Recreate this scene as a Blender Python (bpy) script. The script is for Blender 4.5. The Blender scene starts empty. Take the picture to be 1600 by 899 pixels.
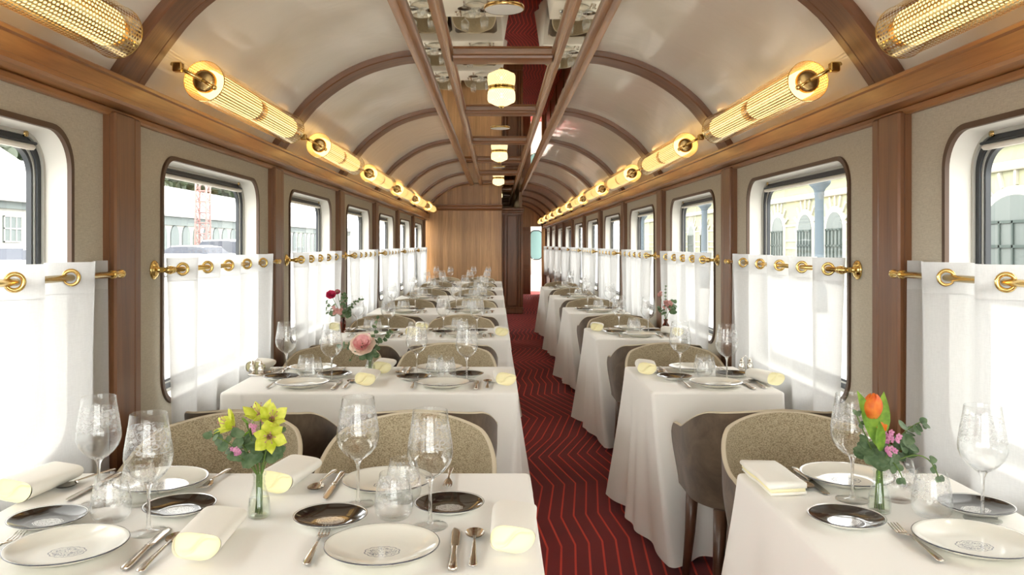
SKY, EXPO = 3.1, 1.72
import bpy, math, random
from mathutils import Vector, Matrix
PI = math.pi
sc = bpy.context.scene
col = sc.collection
rnd = random.Random(7)

# ---------------------------------------------------------------- mesh helper
class MB:
    def __init__(s):
        s.v = []; s.f = []; s.uv = {}; s.sm = []
    def add(s, vs, fs, smooth=True, uvs=None):
        b = len(s.v)
        s.v.extend([tuple(p) for p in vs])
        for i, f in enumerate(fs):
            s.f.append(tuple(b + k for k in f)); s.sm.append(smooth)
            if uvs: s.uv[len(s.f) - 1] = uvs[i]
        return s
    def box(s, a, b, bev=0.0):
        x0, y0, z0 = a; x1, y1, z1 = b
        if bev <= 0:
            vs = [(x0,y0,z0),(x1,y0,z0),(x1,y1,z0),(x0,y1,z0),(x0,y0,z1),(x1,y0,z1),(x1,y1,z1),(x0,y1,z1)]
            fs = [(0,3,2,1),(4,5,6,7),(0,1,5,4),(1,2,6,5),(2,3,7,6),(3,0,4,7)]
            return s.add(vs, fs, False)
        c = [(x0+x1)/2, (y0+y1)/2, (z0+z1)/2]; h = [abs(x1-x0)/2, abs(y1-y0)/2, abs(z1-z0)/2]
        e = min(bev, min(h)*0.95)
        vs = []; idx = {}
        for sx in (-1,1):
            for sy in (-1,1):
                for sz in (-1,1):
                    sg = (sx,sy,sz)
                    for ax in range(3):
                        p = [c[i] + sg[i]*(h[i] - (0 if i == ax else e)) for i in range(3)]
                        idx[(sx,sy,sz,ax)] = len(vs); vs.append(tuple(p))
        fs = []
        for ax in range(3):
            o = [i for i in range(3) if i != ax]
            for sgn in (-1,1):
                q = []
                for (a_, b_) in ((-1,-1),(1,-1),(1,1),(-1,1)):
                    k = [0,0,0]; k[ax] = sgn; k[o[0]] = a_; k[o[1]] = b_
                    q.append(idx[(k[0],k[1],k[2],ax)])
                fs.append(tuple(q))
        for ax in range(3):
            o = [i for i in range(3) if i != ax]
            for a_ in (-1,1):
                for b_ in (-1,1):
                    q = []
                    for (t, w) in ((-1,o[0]),(1,o[0]),(1,o[1]),(-1,o[1])):
                        k = [0,0,0]; k[ax] = t; k[o[0]] = a_; k[o[1]] = b_
                        q.append(idx[(k[0],k[1],k[2],w)])
                    fs.append(tuple(q))
        for sx in (-1,1):
            for sy in (-1,1):
                for sz in (-1,1):
                    fs.append(tuple(idx[(sx,sy,sz,a_)] for a_ in range(3)))
        return s.add(vs, fs, False)
    def grid(s, fn, nu, nv, closeu=False, closev=False, smooth=True, uvf=None):
        vs = []; fs = []; uvs = []
        for i in range(nu + (0 if closeu else 1)):
            for j in range(nv + (0 if closev else 1)):
                vs.append(tuple(fn(i/nu, j/nv)))
        mu = nu if closeu else nu + 1; mv = nv if closev else nv + 1
        for i in range(nu):
            for j in range(nv):
                fs.append((i*mv+j, ((i+1)%mu)*mv+j, ((i+1)%mu)*mv+(j+1)%mv, i*mv+(j+1)%mv))
                if uvf: uvs.append([uvf(i/nu,j/nv),uvf((i+1)/nu,j/nv),uvf((i+1)/nu,(j+1)/nv),uvf(i/nu,(j+1)/nv)])
        return s.add(vs, fs, smooth, uvs if uvf else None)
    def lathe(s, prof, n=32, M=None, cap0=False, cap1=False):
        vs = []; fs = []
        m = len(prof)
        for i in range(n):
            a = 2*PI*i/n; ca, sa = math.cos(a), math.sin(a)
            for (r, z) in prof: vs.append(Vector((r*ca, r*sa, z)))
        for i in range(n):
            k = (i+1) % n
            for j in range(m-1): fs.append((i*m+j, k*m+j, k*m+j+1, i*m+j+1))
        if cap0: fs.append(tuple(i*m for i in range(n))[::-1])
        if cap1: fs.append(tuple(i*m+m-1 for i in range(n)))
        if M is not None: vs = [M @ p for p in vs]
        return s.add(vs, fs, True)
    def tube(s, pts, r, n=8, caps=True, closed=False):
        pts = [Vector(p) for p in pts]; m = len(pts)
        rs = r if isinstance(r, (list, tuple)) else [r]*m
        up = None; vs = []; fs = []
        for i, p in enumerate(pts):
            if closed: t = pts[(i+1)%m] - pts[i-1]
            else: t = (pts[min(i+1,m-1)] - pts[max(i-1,0)])
            t.normalize()
            if up is None:
                up = Vector((0,0,1)) if abs(t.z) < 0.9 else Vector((1,0,0))
            a = t.cross(up)
            if a.length < 1e-6: a = t.orthogonal()
            a.normalize(); b = a.cross(t).normalized(); up = b
            for k in range(n):
                w = 2*PI*k/n
                vs.append(p + (a*math.cos(w) + b*math.sin(w))*rs[i])
        L = m if closed else m-1
        for i in range(L):
            i2 = (i+1) % m
            for k in range(n):
                fs.append((i*n+k, i*n+(k+1)%n, i2*n+(k+1)%n, i2*n+k))
        if caps and not closed:
            fs.append(tuple(range(n))[::-1]); fs.append(tuple((m-1)*n+k for k in range(n)))
        return s.add(vs, fs, True)
    def prism(s, outline, a, b, axis='y', smooth=False):
        n = len(outline); vs = []
        for t in (a, b):
            for (p, q) in outline:
                vs.append({'y': (p, t, q), 'x': (t, p, q), 'z': (p, q, t)}[axis])
        fs = [(i, (i+1)%n, n+(i+1)%n, n+i) for i in range(n)]
        fs += [tuple(range(n))[::-1], tuple(range(n, 2*n))]
        return s.add(vs, fs, smooth)
    def ball(s, c, r, nu=12, nv=8, sq=(1,1,1)):
        def fn(u, v):
            a = 2*PI*u; b = -PI/2 + PI*v
            return (c[0]+r*sq[0]*math.cos(b)*math.cos(a), c[1]+r*sq[1]*math.cos(b)*math.sin(a), c[2]+r*sq[2]*math.sin(b))
        return s.grid(fn, nu, nv, closeu=True)
    def xform(s, M):
        s.v = [tuple(M @ Vector(p)) for p in s.v]; return s
    def mesh(s, name, m):
        me = bpy.data.meshes.new(name)
        me.from_pydata(s.v, [], s.f); 
        for i, p in enumerate(me.polygons): p.use_smooth = s.sm[i]
        if s.uv:
            l = me.uv_layers.new(name='UVMap')
            for i, p in enumerate(me.polygons):
                u = s.uv.get(i)
                if u:
                    for k, li in enumerate(p.loop_indices): l.data[li].uv = u[k]
        me.update()
        import bmesh
        bm = bmesh.new(); bm.from_mesh(me); bmesh.ops.remove_doubles(bm, verts=bm.verts, dist=1e-5)
        bmesh.ops.recalc_face_normals(bm, faces=bm.faces); bm.to_mesh(me); bm.free()
        if m: me.materials.append(m)
        return me
    def obj(s, name, m, parent=None, sharp=None):
        me = s.mesh(name, m)
        o = bpy.data.objects.new(name, me); col.objects.link(o)
        if parent: o.parent = parent
        if sharp is not None:
            for p in me.polygons: p.use_smooth = True
            me.set_sharp_from_angle(angle=math.radians(sharp))
        return o

def tag(o, label, cat=None, group=None, kind=None):
    o['label'] = label
    if cat: o['category'] = cat
    if group: o['group'] = group
    if kind: o['kind'] = kind
    return o
def thing(name, label, cat, loc=(0,0,0), rz=0, group=None, kind=None):
    o = bpy.data.objects.new(name, None); col.objects.link(o)
    o.empty_display_size = 0.05
    o.location = loc; o.rotation_euler = (0,0,rz)
    return tag(o, label, cat, group, kind)
KIDS = {}
def kids(o): return [c for c in col.objects if c.parent == o]
def dup(o, parent=None, loc=None, rz=None, label=None, group=None):
    c = o.copy(); col.objects.link(c)
    if parent is not None: c.parent = parent
    if loc is not None: c.location = loc
    if rz is not None: c.rotation_euler = (0,0,rz)
    if label: c['label'] = label
    if group: c['group'] = group
    ks = KIDS.get(o.name)
    if ks is None:
        ks = kids(o); KIDS[o.name] = ks
    for k in ks: dup(k, c)
    return c
ORD = ['first','second','third','fourth','fifth','sixth','seventh','eighth','ninth','tenth','eleventh','twelfth','thirteenth']

# ---------------------------------------------------------------- materials
def mat(name):
    m = bpy.data.materials.new(name); m.use_nodes = True
    nt = m.node_tree
    for n in list(nt.nodes): nt.nodes.remove(n)
    out = nt.nodes.new('ShaderNodeOutputMaterial')
    return m, nt, out
class G:
    """tiny node-graph helper"""
    def __init__(s, nt): s.nt = nt
    def n(s, t, **kw):
        nd = s.nt.nodes.new(t)
        for k, v in kw.items(): setattr(nd, k, v)
        return nd
    def l(s, a, b): s.nt.links.new(a, b)
    def put(s, sock, v):
        if hasattr(v, 'is_output'): s.l(v, sock)
        else: sock.default_value = v
    def m(s, op, a, b=0.0, c=0.0, clamp=False):
        nd = s.n('ShaderNodeMath', operation=op); nd.use_clamp = clamp
        s.put(nd.inputs[0], a); s.put(nd.inputs[1], b)
        if len(nd.inputs) > 2: s.put(nd.inputs[2], c)
        return nd.outputs[0]
    def mix(s, f, a, b):
        nd = s.n('ShaderNodeMix', data_type='RGBA')
        s.put(nd.inputs[0], f); s.put(nd.inputs[6], a); s.put(nd.inputs[7], b)
        return nd.outputs[2]
    def coord(s, kind='Object'): return s.n('ShaderNodeTexCoord').outputs[kind]
    def mapping(s, v, scale=(1,1,1), loc=(0,0,0)):
        nd = s.n('ShaderNodeMapping'); s.l(v, nd.inputs[0]); nd.inputs[3].default_value = scale; nd.inputs[1].default_value = loc
        return nd.outputs[0]
    def noise(s, v, scale=5, detail=3, rough=0.5, dist=0.0):
        nd = s.n('ShaderNodeTexNoise'); s.l(v, nd.inputs['Vector']); nd.inputs['Scale'].default_value = scale
        nd.inputs['Detail'].default_value = detail; nd.inputs['Roughness'].default_value = rough; nd.inputs['Distortion'].default_value = dist
        return nd.outputs[0]
    def ramp(s, f, stops, interp='LINEAR'):
        nd = s.n('ShaderNodeValToRGB'); s.l(f, nd.inputs[0]); cr = nd.color_ramp; cr.interpolation = interp
        while len(cr.elements) < len(stops): cr.elements.new(0.5)
        for e, (p, c) in zip(cr.elements, stops):
            e.position = p; e.color = c if len(c) == 4 else (*c, 1)
        return nd.outputs[0]
    def sep(s, v):
        nd = s.n('ShaderNodeSeparateXYZ'); s.l(v, nd.inputs[0]); return nd.outputs
    def bump(s, h, strength=0.2, dist=0.01):
        nd = s.n('ShaderNodeBump'); s.l(h, nd.inputs['Height']); nd.inputs['Strength'].default_value = strength; nd.inputs['Distance'].default_value = dist
        return nd.outputs[0]
    def pbr(s, color, rough=0.5, metal=0.0, **kw):
        p = s.n('ShaderNodeBsdfPrincipled')
        s.put(p.inputs['Base Color'], color if hasattr(color,'is_output') else (*color[:3], 1))
        s.put(p.inputs['Roughness'], rough); p.inputs['Metallic'].default_value = metal
        for k, v in kw.items(): s.put(p.inputs[k.replace('_',' ')], v)
        return p
def simple(name, color, rough=0.5, metal=0.0, **kw):
    m, nt, out = mat(name); g = G(nt)
    p = g.pbr(color, rough, metal, **kw); g.l(p.outputs[0], out.inputs[0]); return m

def wood(name, c1, c2, axis='z', kind='Object', rough=0.38, plank=None, pax=0, scale=1.0):
    m, nt, out = mat(name); g = G(nt)
    v = g.coord(kind)
    al, ac = 0.9*scale, 14*scale
    sclmap = {'x': (al,ac,ac), 'y': (ac,al,ac), 'z': (ac,ac,al)}
    if kind == 'UV': s1 = (al, ac, 1)
    else: s1 = sclmap[axis]
    mv = g.mapping(v, s1)
    tone = None
    if plank:
        xyz = g.sep(v)
        idx = g.m('FLOOR', g.m('DIVIDE', xyz[pax], plank))
        wn = g.n('ShaderNodeTexWhiteNoise', noise_dimensions='1D'); g.l(idx, wn.inputs['W']); tone = wn.outputs[0]
        cb = g.n('ShaderNodeCombineXYZ'); g.l(g.m('MULTIPLY', idx, 7.3), cb.inputs[0]); g.l(g.m('MULTIPLY', idx, 3.1), cb.inputs[2])
        ad = g.n('ShaderNodeVectorMath', operation='ADD'); g.l(mv, ad.inputs[0]); g.l(cb.outputs[0], ad.inputs[1]); mv = ad.outputs[0]
    n1 = g.noise(mv, 1.3, 4, 0.6, 0.8)
    n2 = g.noise(mv, 7, 3, 0.6)
    f = g.m('ADD', g.m('MULTIPLY', n1, 0.75), g.m('MULTIPLY', n2, 0.25))
    colr = g.ramp(f, [(0.33, c1), (0.66, c2)])
    if tone is not None:
        colr = g.mix(g.m('MULTIPLY', tone, 0.55), colr, (*[q*0.55 for q in c1], 1))
    p = g.pbr(colr, rough); p.inputs['Coat Weight'].default_value = 0.25; p.inputs['Coat Roughness'].default_value = 0.2
    g.l(g.bump(n2, 0.08, 0.004), p.inputs['Normal'])
    g.l(p.outputs[0], out.inputs[0]); return m

WL, WD = (0.43,0.195,0.062), (0.22,0.09,0.027)
M = {}
M['wood_y'] = wood('walnut_along', WD, WL, 'y')
M['wood_z'] = wood('walnut_upright', (0.135,0.055,0.022), (0.235,0.100,0.040), 'z')
M['wood_x'] = wood('walnut_across', (0.20,0.082,0.03), (0.36,0.155,0.058), 'x')
M['wood_rib'] = wood('walnut_bent', (0.120,0.048,0.018), (0.225,0.094,0.036), kind='UV')
M['wood_plank'] = wood('walnut_boards', (0.40,0.205,0.080), (0.66,0.37,0.155), 'z', plank=0.085, pax=0)
M['wood_dark'] = wood('dark_walnut', (0.15,0.062,0.025), (0.26,0.112,0.045), 'z')
M['wood_ceil'] = wood('walnut_ceiling', (0.20,0.09,0.036), (0.34,0.16,0.062), 'y')
M['leg'] = wood('chair_leg_wood', (0.075,0.036,0.02), (0.13,0.062,0.034), 'z')

def mk_fabric():
    m, nt, out = mat('linen_wall'); g = G(nt); v = g.coord()
    a = g.noise(g.mapping(v, (60,60,700)), 1, 2); b = g.noise(g.mapping(v, (700,700,60)), 1, 2); c = g.noise(v, 3, 3)
    f = g.m('ADD', g.m('MULTIPLY', a, 0.5), g.m('MULTIPLY', b, 0.5))
    colr = g.ramp(f, [(0.3,(0.42,0.37,0.285)),(0.7,(0.63,0.575,0.46))])
    p = g.pbr(colr, 0.9); g.l(g.bump(f, 0.15, 0.002), p.inputs['Normal']); g.l(p.outputs[0], out.inputs[0]); return m
M['fabric'] = mk_fabric()
M['reveal'] = simple('pale_reveal', (0.72,0.71,0.66), 0.7)
def mk_ceiling():
    m, nt, out = mat('cream_lacquer'); g = G(nt); v = g.coord()
    n = g.noise(g.mapping(v, (2.5,2.5,2.5)), 1, 3, 0.6, 1.0)
    p = g.pbr((0.89,0.825,0.71), 0.5); p.inputs['Coat Weight'].default_value = 1.0; p.inputs['Coat Roughness'].default_value = 0.06
    p.inputs['Coat IOR'].default_value = 1.9
    b = g.bump(n, 0.28, 0.012); g.l(b, p.inputs['Coat Normal'])
    g.l(p.outputs[0], out.inputs[0]); return m
M['cream'] = mk_ceiling()
M['brass'] = simple('polished_brass', (0.83,0.60,0.22), 0.16, 1.0)
M['brass_dark'] = simple('aged_brass', (0.52,0.36,0.15), 0.25, 1.0)
def mk_perf():
    m, nt, out = mat('perforated_brass'); g = G(nt); xyz = g.sep(g.coord())
    ang = g.m('ARCTAN2', xyz[2], xyz[0])
    a = g.m('MULTIPLY', ang, 44/(2*PI)); y = g.m('DIVIDE', xyz[1], 0.017)
    row = g.m('FLOOR', a); off = g.m('MULTIPLY', g.m('MODULO', g.m('ABSOLUTE', row), 2.0), 0.5)
    fa = g.m('SUBTRACT', g.m('FRACT', a), 0.5); fy = g.m('SUBTRACT', g.m('FRACT', g.m('ADD', y, off)), 0.5)
    d = g.m('ADD', g.m('POWER', g.m('DIVIDE', fa, 0.30), 2.0), g.m('POWER', g.m('DIVIDE', fy, 0.36), 2.0))
    hole = g.m('LESS_THAN', d, 1.0)
    p = g.pbr((0.85,0.62,0.26), 0.22, 1.0); t = g.n('ShaderNodeBsdfTransparent')
    mx = g.n('ShaderNodeMixShader'); g.l(hole, mx.inputs[0]); g.l(p.outputs[0], mx.inputs[1]); g.l(t.outputs[0], mx.inputs[2])
    g.l(mx.outputs[0], out.inputs[0]); return m
M['perf'] = mk_perf()
def emit(name, c, s, transp=0.0):
    m, nt, out = mat(name); g = G(nt)
    e = g.n('ShaderNodeEmission'); e.inputs[0].default_value = (*c,1); e.inputs[1].default_value = s
    g.l(e.outputs[0], out.inputs[0]); return m
M['bulb'] = emit('warm_bulb', (1.0,0.76,0.42), 9.0)
M['tube'] = emit('frosted_lamp_tube', (1.0,0.60,0.20), 1.15)
M['alu'] = simple('aluminium', (0.62,0.61,0.57), 0.4, 0.6)
M['greyframe'] = simple('grey_window_frame', (0.42,0.41,0.37), 0.5)
M['gasket'] = simple('rubber_gasket', (0.02,0.024,0.03), 0.45)
M['white_bar'] = simple('cream_blind_bar', (0.72,0.68,0.60), 0.5)
def mk_pane():
    m, nt, out = mat('window_glass'); g = G(nt)
    t = g.n('ShaderNodeBsdfTransparent'); t.inputs[0].default_value = (0.97,0.99,0.98,1)
    gl = g.n('ShaderNodeBsdfGlossy'); gl.inputs['Roughness'].default_value = 0.02
    fr = g.n('ShaderNodeFresnel'); fr.inputs[0].default_value = 1.3
    mx = g.n('ShaderNodeMixShader'); g.l(fr.outputs[0], mx.inputs[0]); g.l(t.outputs[0], mx.inputs[1]); g.l(gl.outputs[0], mx.inputs[2])
    g.l(mx.outputs[0], out.inputs[0]); return m
M['pane'] = mk_pane()
def mk_sheer(name, transp):
    m, nt, out = mat(name); g = G(nt); v = g.coord()
    w = g.noise(g.mapping(v, (900,900,25)), 1, 2); w2 = g.noise(g.mapping(v, (60,60,900)), 1, 2)
    d = g.n('ShaderNodeBsdfDiffuse'); d.inputs[0].default_value = (0.86,0.86,0.86,1)
    t = g.n('ShaderNodeBsdfTranslucent'); t.inputs[0].default_value = (0.37,0.37,0.37,1)
    tr = g.n('ShaderNodeBsdfTransparent')
    a = g.n('ShaderNodeMixShader'); a.inputs[0].default_value = 0.5; g.l(d.outputs[0], a.inputs[1]); g.l(t.outputs[0], a.inputs[2])
    f = g.m('ADD', g.m('MULTIPLY', g.m('ADD', w, w2), 0.18), transp-0.18, clamp=True)
    b = g.n('ShaderNodeMixShader'); g.l(f, b.inputs[0]); g.l(a.outputs[0], b.inputs[1]); g.l(tr.outputs[0], b.inputs[2])
    g.l(b.outputs[0], out.inputs[0]); return m
M['sheer'] = mk_sheer('sheer_voile', 0.15)
M['header'] = mk_sheer('voile_header', 0.05)
def mk_cloth():
    m, nt, out = mat('damask_cloth'); g = G(nt); v = g.coord()
    a = g.noise(g.mapping(v, (8,900,900)), 1, 1); b = g.noise(g.mapping(v, (6,6,6)), 1, 2)
    p = g.pbr((0.88,0.86,0.81), 0.8); p.inputs['Sheen Weight'].default_value = 0.15
    g.l(g.bump(g.m('ADD', g.m('MULTIPLY', a, 0.1), b), 0.10, 0.02), p.inputs['Normal'])
    g.l(p.outputs[0], out.inputs[0]); return m
M['cloth'] = mk_cloth()
def mk_carpet():
    m, nt, out = mat('red_carpet'); g = G(nt); v = g.coord(); xyz = g.sep(v)
    per = 4.36
    K = [(0,-0.05),(0.55,0.0),(0.95,-0.035),(1.50,0.03),(2.15,-0.09),(2.65,0.09),(3.35,0.23),(4.36,-0.05)]
    y2 = g.m('ADD', xyz[1], g.m('MULTIPLY', xyz[0], -0.35))
    fy = g.m('FRACT', g.m('DIVIDE', g.m('SUBTRACT', y2, 3.15), per))
    z = g.ramp(fy, [(a/per, ((b+0.1)/0.35,)*3) for a, b in K])
    w = g.m('SUBTRACT', xyz[0], g.m('MULTIPLY', z, 0.35))
    fr = g.m('ABSOLUTE', g.m('SUBTRACT', g.m('FRACT', g.m('DIVIDE', w, 0.066)), 0.5))
    line = g.m('LESS_THAN', fr, 0.075)
    n = g.noise(v, 240, 2, 0.7); n2 = g.noise(v, 2.2, 2)
    base = g.ramp(n2, [(0.3,(0.22,0.006,0.009)),(0.7,(0.34,0.011,0.014))])
    base = g.mix(g.m('MULTIPLY', n, 0.5), base, (0.10,0.004,0.006,1))
    colr = g.mix(line, base, (0.85,0.06,0.032,1))
    p = g.pbr(colr, 0.95); p.inputs['Sheen Weight'].default_value = 0.1
    g.l(g.bump(n, 0.5, 0.004), p.inputs['Normal']); g.l(p.outputs[0], out.inputs[0]); return m
M['carpet'] = mk_carpet()
def mk_suede():
    m, nt, out = mat('taupe_suede'); g = G(nt); v = g.coord()
    n = g.noise(v, 9, 4, 0.65, 0.6)
    colr = g.ramp(n, [(0.35,(0.072,0.047,0.027)),(0.68,(0.150,0.104,0.062))])
    p = g.pbr(colr, 0.8); p.inputs['Sheen Weight'].default_value = 0.25; g.l(p.outputs[0], out.inputs[0]); return m
M['suede'] = mk_suede()
def mk_weave():
    m, nt, out = mat('beige_weave'); g = G(nt); v = g.coord()
    vo = g.n('ShaderNodeTexVoronoi'); g.l(g.mapping(v, (1,1,1.5)), vo.inputs[0]); vo.inputs['Scale'].default_value = 190
    colr = g.ramp(vo.outputs[0], [(0.05,(0.60,0.51,0.35)),(0.75,(0.27,0.215,0.13))])
    p = g.pbr(colr, 0.9); g.l(g.bump(vo.outputs[0], 0.35, 0.003), p.inputs['Normal']); g.l(p.outputs[0], out.inputs[0]); return m
M['weave'] = mk_weave()
M['piping'] = simple('cream_piping', (0.60,0.52,0.38), 0.8)
def mk_plate(name, base, R, line_c, emb_c, rim_c=None, rim_w=0.05):
    m, nt, out = mat(name); g = G(nt); v = g.coord(); xyz = g.sep(v)
    r = g.m('SQRT', g.m('ADD', g.m('POWER', xyz[0], 2.0), g.m('POWER', xyz[1], 2.0)))
    ang = g.m('ARCTAN2', xyz[1], xyz[0])
    ex, ey = 1.0, 1.25
    re = g.m('SQRT', g.m('ADD', g.m('POWER', g.m('DIVIDE', xyz[0], ey), 2.0), g.m('POWER', g.m('DIVIDE', xyz[1], ex), 2.0)))
    wob = g.m('MULTIPLY', g.m('ABSOLUTE', g.m('SINE', g.m('MULTIPLY', ang, 6.0))), 0.0022)
    er = g.m('SUBTRACT', re, wob)
    E = 0.0275*min(1.0, R/0.105)
    ring = g.m('LESS_THAN', g.m('ABSOLUTE', g.m('SUBTRACT', er, E)), 0.0011)
    inside = g.m('LESS_THAN', er, E*0.86)
    ns = g.noise(g.mapping(v, (1,1,0)), 190, 3, 0.6, 1.5)
    scr = g.m('MULTIPLY', inside, g.m('GREATER_THAN', ns, 0.52))
    emb = g.m('MAXIMUM', ring, scr)
    top = g.m('GREATER_THAN', xyz[2], 0.0035)
    emb = g.m('MULTIPLY', emb, top)
    colr = (*base, 1)
    up = g.sep(g.n('ShaderNodeNewGeometry').outputs['Normal'])[2]
    isup = g.m('GREATER_THAN', up, 0.0)
    if rim_c is not None:
        rim = g.m('GREATER_THAN', r, R*0.955)
        lower = g.m('SUBTRACT', 1.0, isup)
        colr = g.mix(g.m('MAXIMUM', rim, lower), colr, (*rim_c, 1))
        em_bg = g.m('MULTIPLY', g.m('LESS_THAN', er, E*1.12), isup)
        colr = g.mix(em_bg, colr, (0.60,0.60,0.57,1))
    colr = g.mix(g.m('MULTIPLY', emb, isup), colr, (*emb_c, 1))
    ln = g.m('GREATER_THAN', r, R*0.982)
    colr = g.mix(ln, colr, (*line_c, 1))
    p = g.pbr(colr, 0.12); p.inputs['Coat Weight'].default_value = 0.6; p.inputs['Coat Roughness'].default_value = 0.04
    g.l(p.outputs[0], out.inputs[0]); return m
M['plate'] = mk_plate('white_porcelain', (0.78,0.765,0.68), 0.121, (0.03,0.035,0.06), (0.22,0.225,0.25))
M['dark_plate'] = mk_plate('black_glazed_porcelain', (0.022,0.017,0.013), 0.086, (0.02,0.022,0.035), (0.32,0.32,0.31), (0.80,0.80,0.76))
M['silver'] = simple('silver', (0.70,0.66,0.60), 0.2, 1.0)
M['napkin'] = simple('napkin_linen', (0.90,0.875,0.80), 0.85)
M['napkin_in'] = simple('napkin_inner_fold', (0.92,0.86,0.56), 0.85)
def mk_thin(name, tint=(0.994,0.996,0.996), ior=1.45, etch=None):
    m, nt, out = mat(name); g = G(nt)
    t = g.n('ShaderNodeBsdfTransparent'); t.inputs[0].default_value = (*tint,1)
    gl = g.n('ShaderNodeBsdfGlossy'); gl.inputs['Roughness'].default_value = 0.02; gl.inputs[0].default_value = (1,1,1,1)
    lw = g.n('ShaderNodeLayerWeight'); lw.inputs[0].default_value = 0.5
    fac = g.m('ADD', g.m('MULTIPLY', g.m('POWER', lw.outputs['Facing'], 4.0), 0.85), 0.035, clamp=True)
    mx = g.n('ShaderNodeMixShader'); g.l(fac, mx.inputs[0]); g.l(t.outputs[0], mx.inputs[1]); g.l(gl.outputs[0], mx.inputs[2])
    s = mx.outputs[0]
    # edge darkening of a curved thin wall
    ed = g.n('ShaderNodeBsdfTransparent'); ed.inputs[0].default_value = (0.80,0.82,0.82,1)
    m3 = g.n('ShaderNodeMixShader'); g.l(g.m('MULTIPLY', g.m('POWER', lw.outputs['Facing'], 3.0), 0.8), m3.inputs[0]); g.l(t.outputs[0], m3.inputs[1]); g.l(ed.outputs[0], m3.inputs[2])
    g.l(m3.outputs[0], mx.inputs[1])
    if etch:
        z0, z1 = etch; v = g.coord(); xyz = g.sep(v)
        ang = g.m('ARCTAN2', xyz[1], xyz[0])
        cb = g.n('ShaderNodeCombineXYZ'); g.l(g.m('MULTIPLY', ang, 0.035), cb.inputs[0]); g.l(xyz[2], cb.inputs[1])
        n = g.noise(cb.outputs[0], 150, 3, 0.6, 2.5)
        band = g.m('MULTIPLY', g.m('GREATER_THAN', xyz[2], z0), g.m('LESS_THAN', xyz[2], z1))
        lines = g.m('LESS_THAN', g.m('ABSOLUTE', g.m('SUBTRACT', n, 0.5)), 0.025)
        vo = g.n('ShaderNodeTexVoronoi'); g.l(cb.outputs[0], vo.inputs[0]); vo.inputs['Scale'].default_value = 62
        flo = g.m('LESS_THAN', g.m('ABSOLUTE', g.m('SUBTRACT', vo.outputs[0], 0.33)), 0.06)
        pat = g.m('MULTIPLY', band, g.m('MAXIMUM', lines, flo))
        d = g.n('ShaderNodeBsdfDiffuse'); d.inputs[0].default_value = (0.9,0.9,0.9,1)
        tl = g.n('ShaderNodeBsdfTranslucent'); tl.inputs[0].default_value = (0.9,0.9,0.9,1)
        a = g.n('ShaderNodeMixShader'); a.inputs[0].default_value = 0.5; g.l(d.outputs[0], a.inputs[1]); g.l(tl.outputs[0], a.inputs[2])
        b = g.n('ShaderNodeMixShader'); g.l(g.m('MULTIPLY', pat, 0.30), b.inputs[0]); g.l(s, b.inputs[1]); g.l(a.outputs[0], b.inputs[2]); s = b.outputs[0]
    g.l(s, out.inputs[0]); return m
M['wine'] = mk_thin('etched_wine_glass', etch=(0.185,0.240))
M['tumbler'] = mk_thin('etched_tumbler_glass', etch=(0.045,0.090))
M['vase'] = mk_thin('clear_glass', (0.97,0.985,0.975))
M['water'] = mk_thin('water', (0.96,0.97,0.93))
M['amber'] = mk_thin('amber_glass', (0.62,0.26,0.06))
M['foot_glass'] = mk_thin('foot_glass')
def mk_solid():
    m, nt, out = mat('glass_stem'); g = G(nt)
    gl = g.n('ShaderNodeBsdfGlass'); gl.inputs['IOR'].default_value = 1.45; gl.inputs['Roughness'].default_value = 0.0
    t = g.n('ShaderNodeBsdfTransparent'); mx = g.n('ShaderNodeMixShader'); mx.inputs[0].default_value = 0.35
    g.l(gl.outputs[0], mx.inputs[1]); g.l(t.outputs[0], mx.inputs[2]); g.l(mx.outputs[0], out.inputs[0]); return m
M['stem_glass'] = mk_solid()
def mk_mirror():
    m, nt, out = mat('ceiling_mirror'); g = G(nt)
    p = g.pbr((0.78,0.70,0.55), 0.015, 1.0); g.l(p.outputs[0], out.inputs[0]); return m
M['mirror'] = mk_mirror()
def mk_drum():
    m, nt, out = mat('ribbed_lamp_glass'); g = G(nt); xyz = g.sep(g.coord())
    ang = g.m('ARCTAN2', xyz[1], xyz[0])
    r = g.m('SINE', g.m('MULTIPLY', ang, 36.0)); z = g.m('SINE', g.m('MULTIPLY', xyz[2], 260.0))
    f = g.m('ADD', 0.75, g.m('MULTIPLY', g.m('MULTIPLY', r, z), 0.25))
    e = g.n('ShaderNodeEmission'); e.inputs[0].default_value = (1.0,0.76,0.40,1); g.l(g.m('MULTIPLY', f, 0.85), e.inputs[1])
    gl = g.n('ShaderNodeBsdfGlossy'); gl.inputs['Roughness'].default_value = 0.15
    mx = g.n('ShaderNodeMixShader'); mx.inputs[0].default_value = 0.12; g.l(e.outputs[0], mx.inputs[1]); g.l(gl.outputs[0], mx.inputs[2])
    g.l(mx.outputs[0], out.inputs[0]); return m
M['drum'] = mk_drum()
M['white_disc'] = simple('white_disc', (0.80,0.78,0.72), 0.5)
def leafmat(name, c1, c2, rough=0.5):
    m, nt, out = mat(name); g = G(nt); n = g.noise(g.coord(), 45, 2)
    colr = g.ramp(n, [(0.3,c1),(0.7,c2)]); p = g.pbr(colr, rough)
    tl = g.n('ShaderNodeBsdfTranslucent'); g.l(colr, tl.inputs[0]); mx = g.n('ShaderNodeMixShader'); mx.inputs[0].default_value = 0.3
    g.l(p.outputs[0], mx.inputs[1]); g.l(tl.outputs[0], mx.inputs[2]); g.l(mx.outputs[0], out.inputs[0]); return m
M['euc'] = leafmat('eucalyptus_leaf', (0.05,0.105,0.035), (0.19,0.27,0.15))
M['green'] = leafmat('fresh_leaf', (0.10,0.24,0.02), (0.30,0.50,0.06))
M['stem'] = simple('flower_stem', (0.10,0.17,0.03), 0.5)
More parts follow.
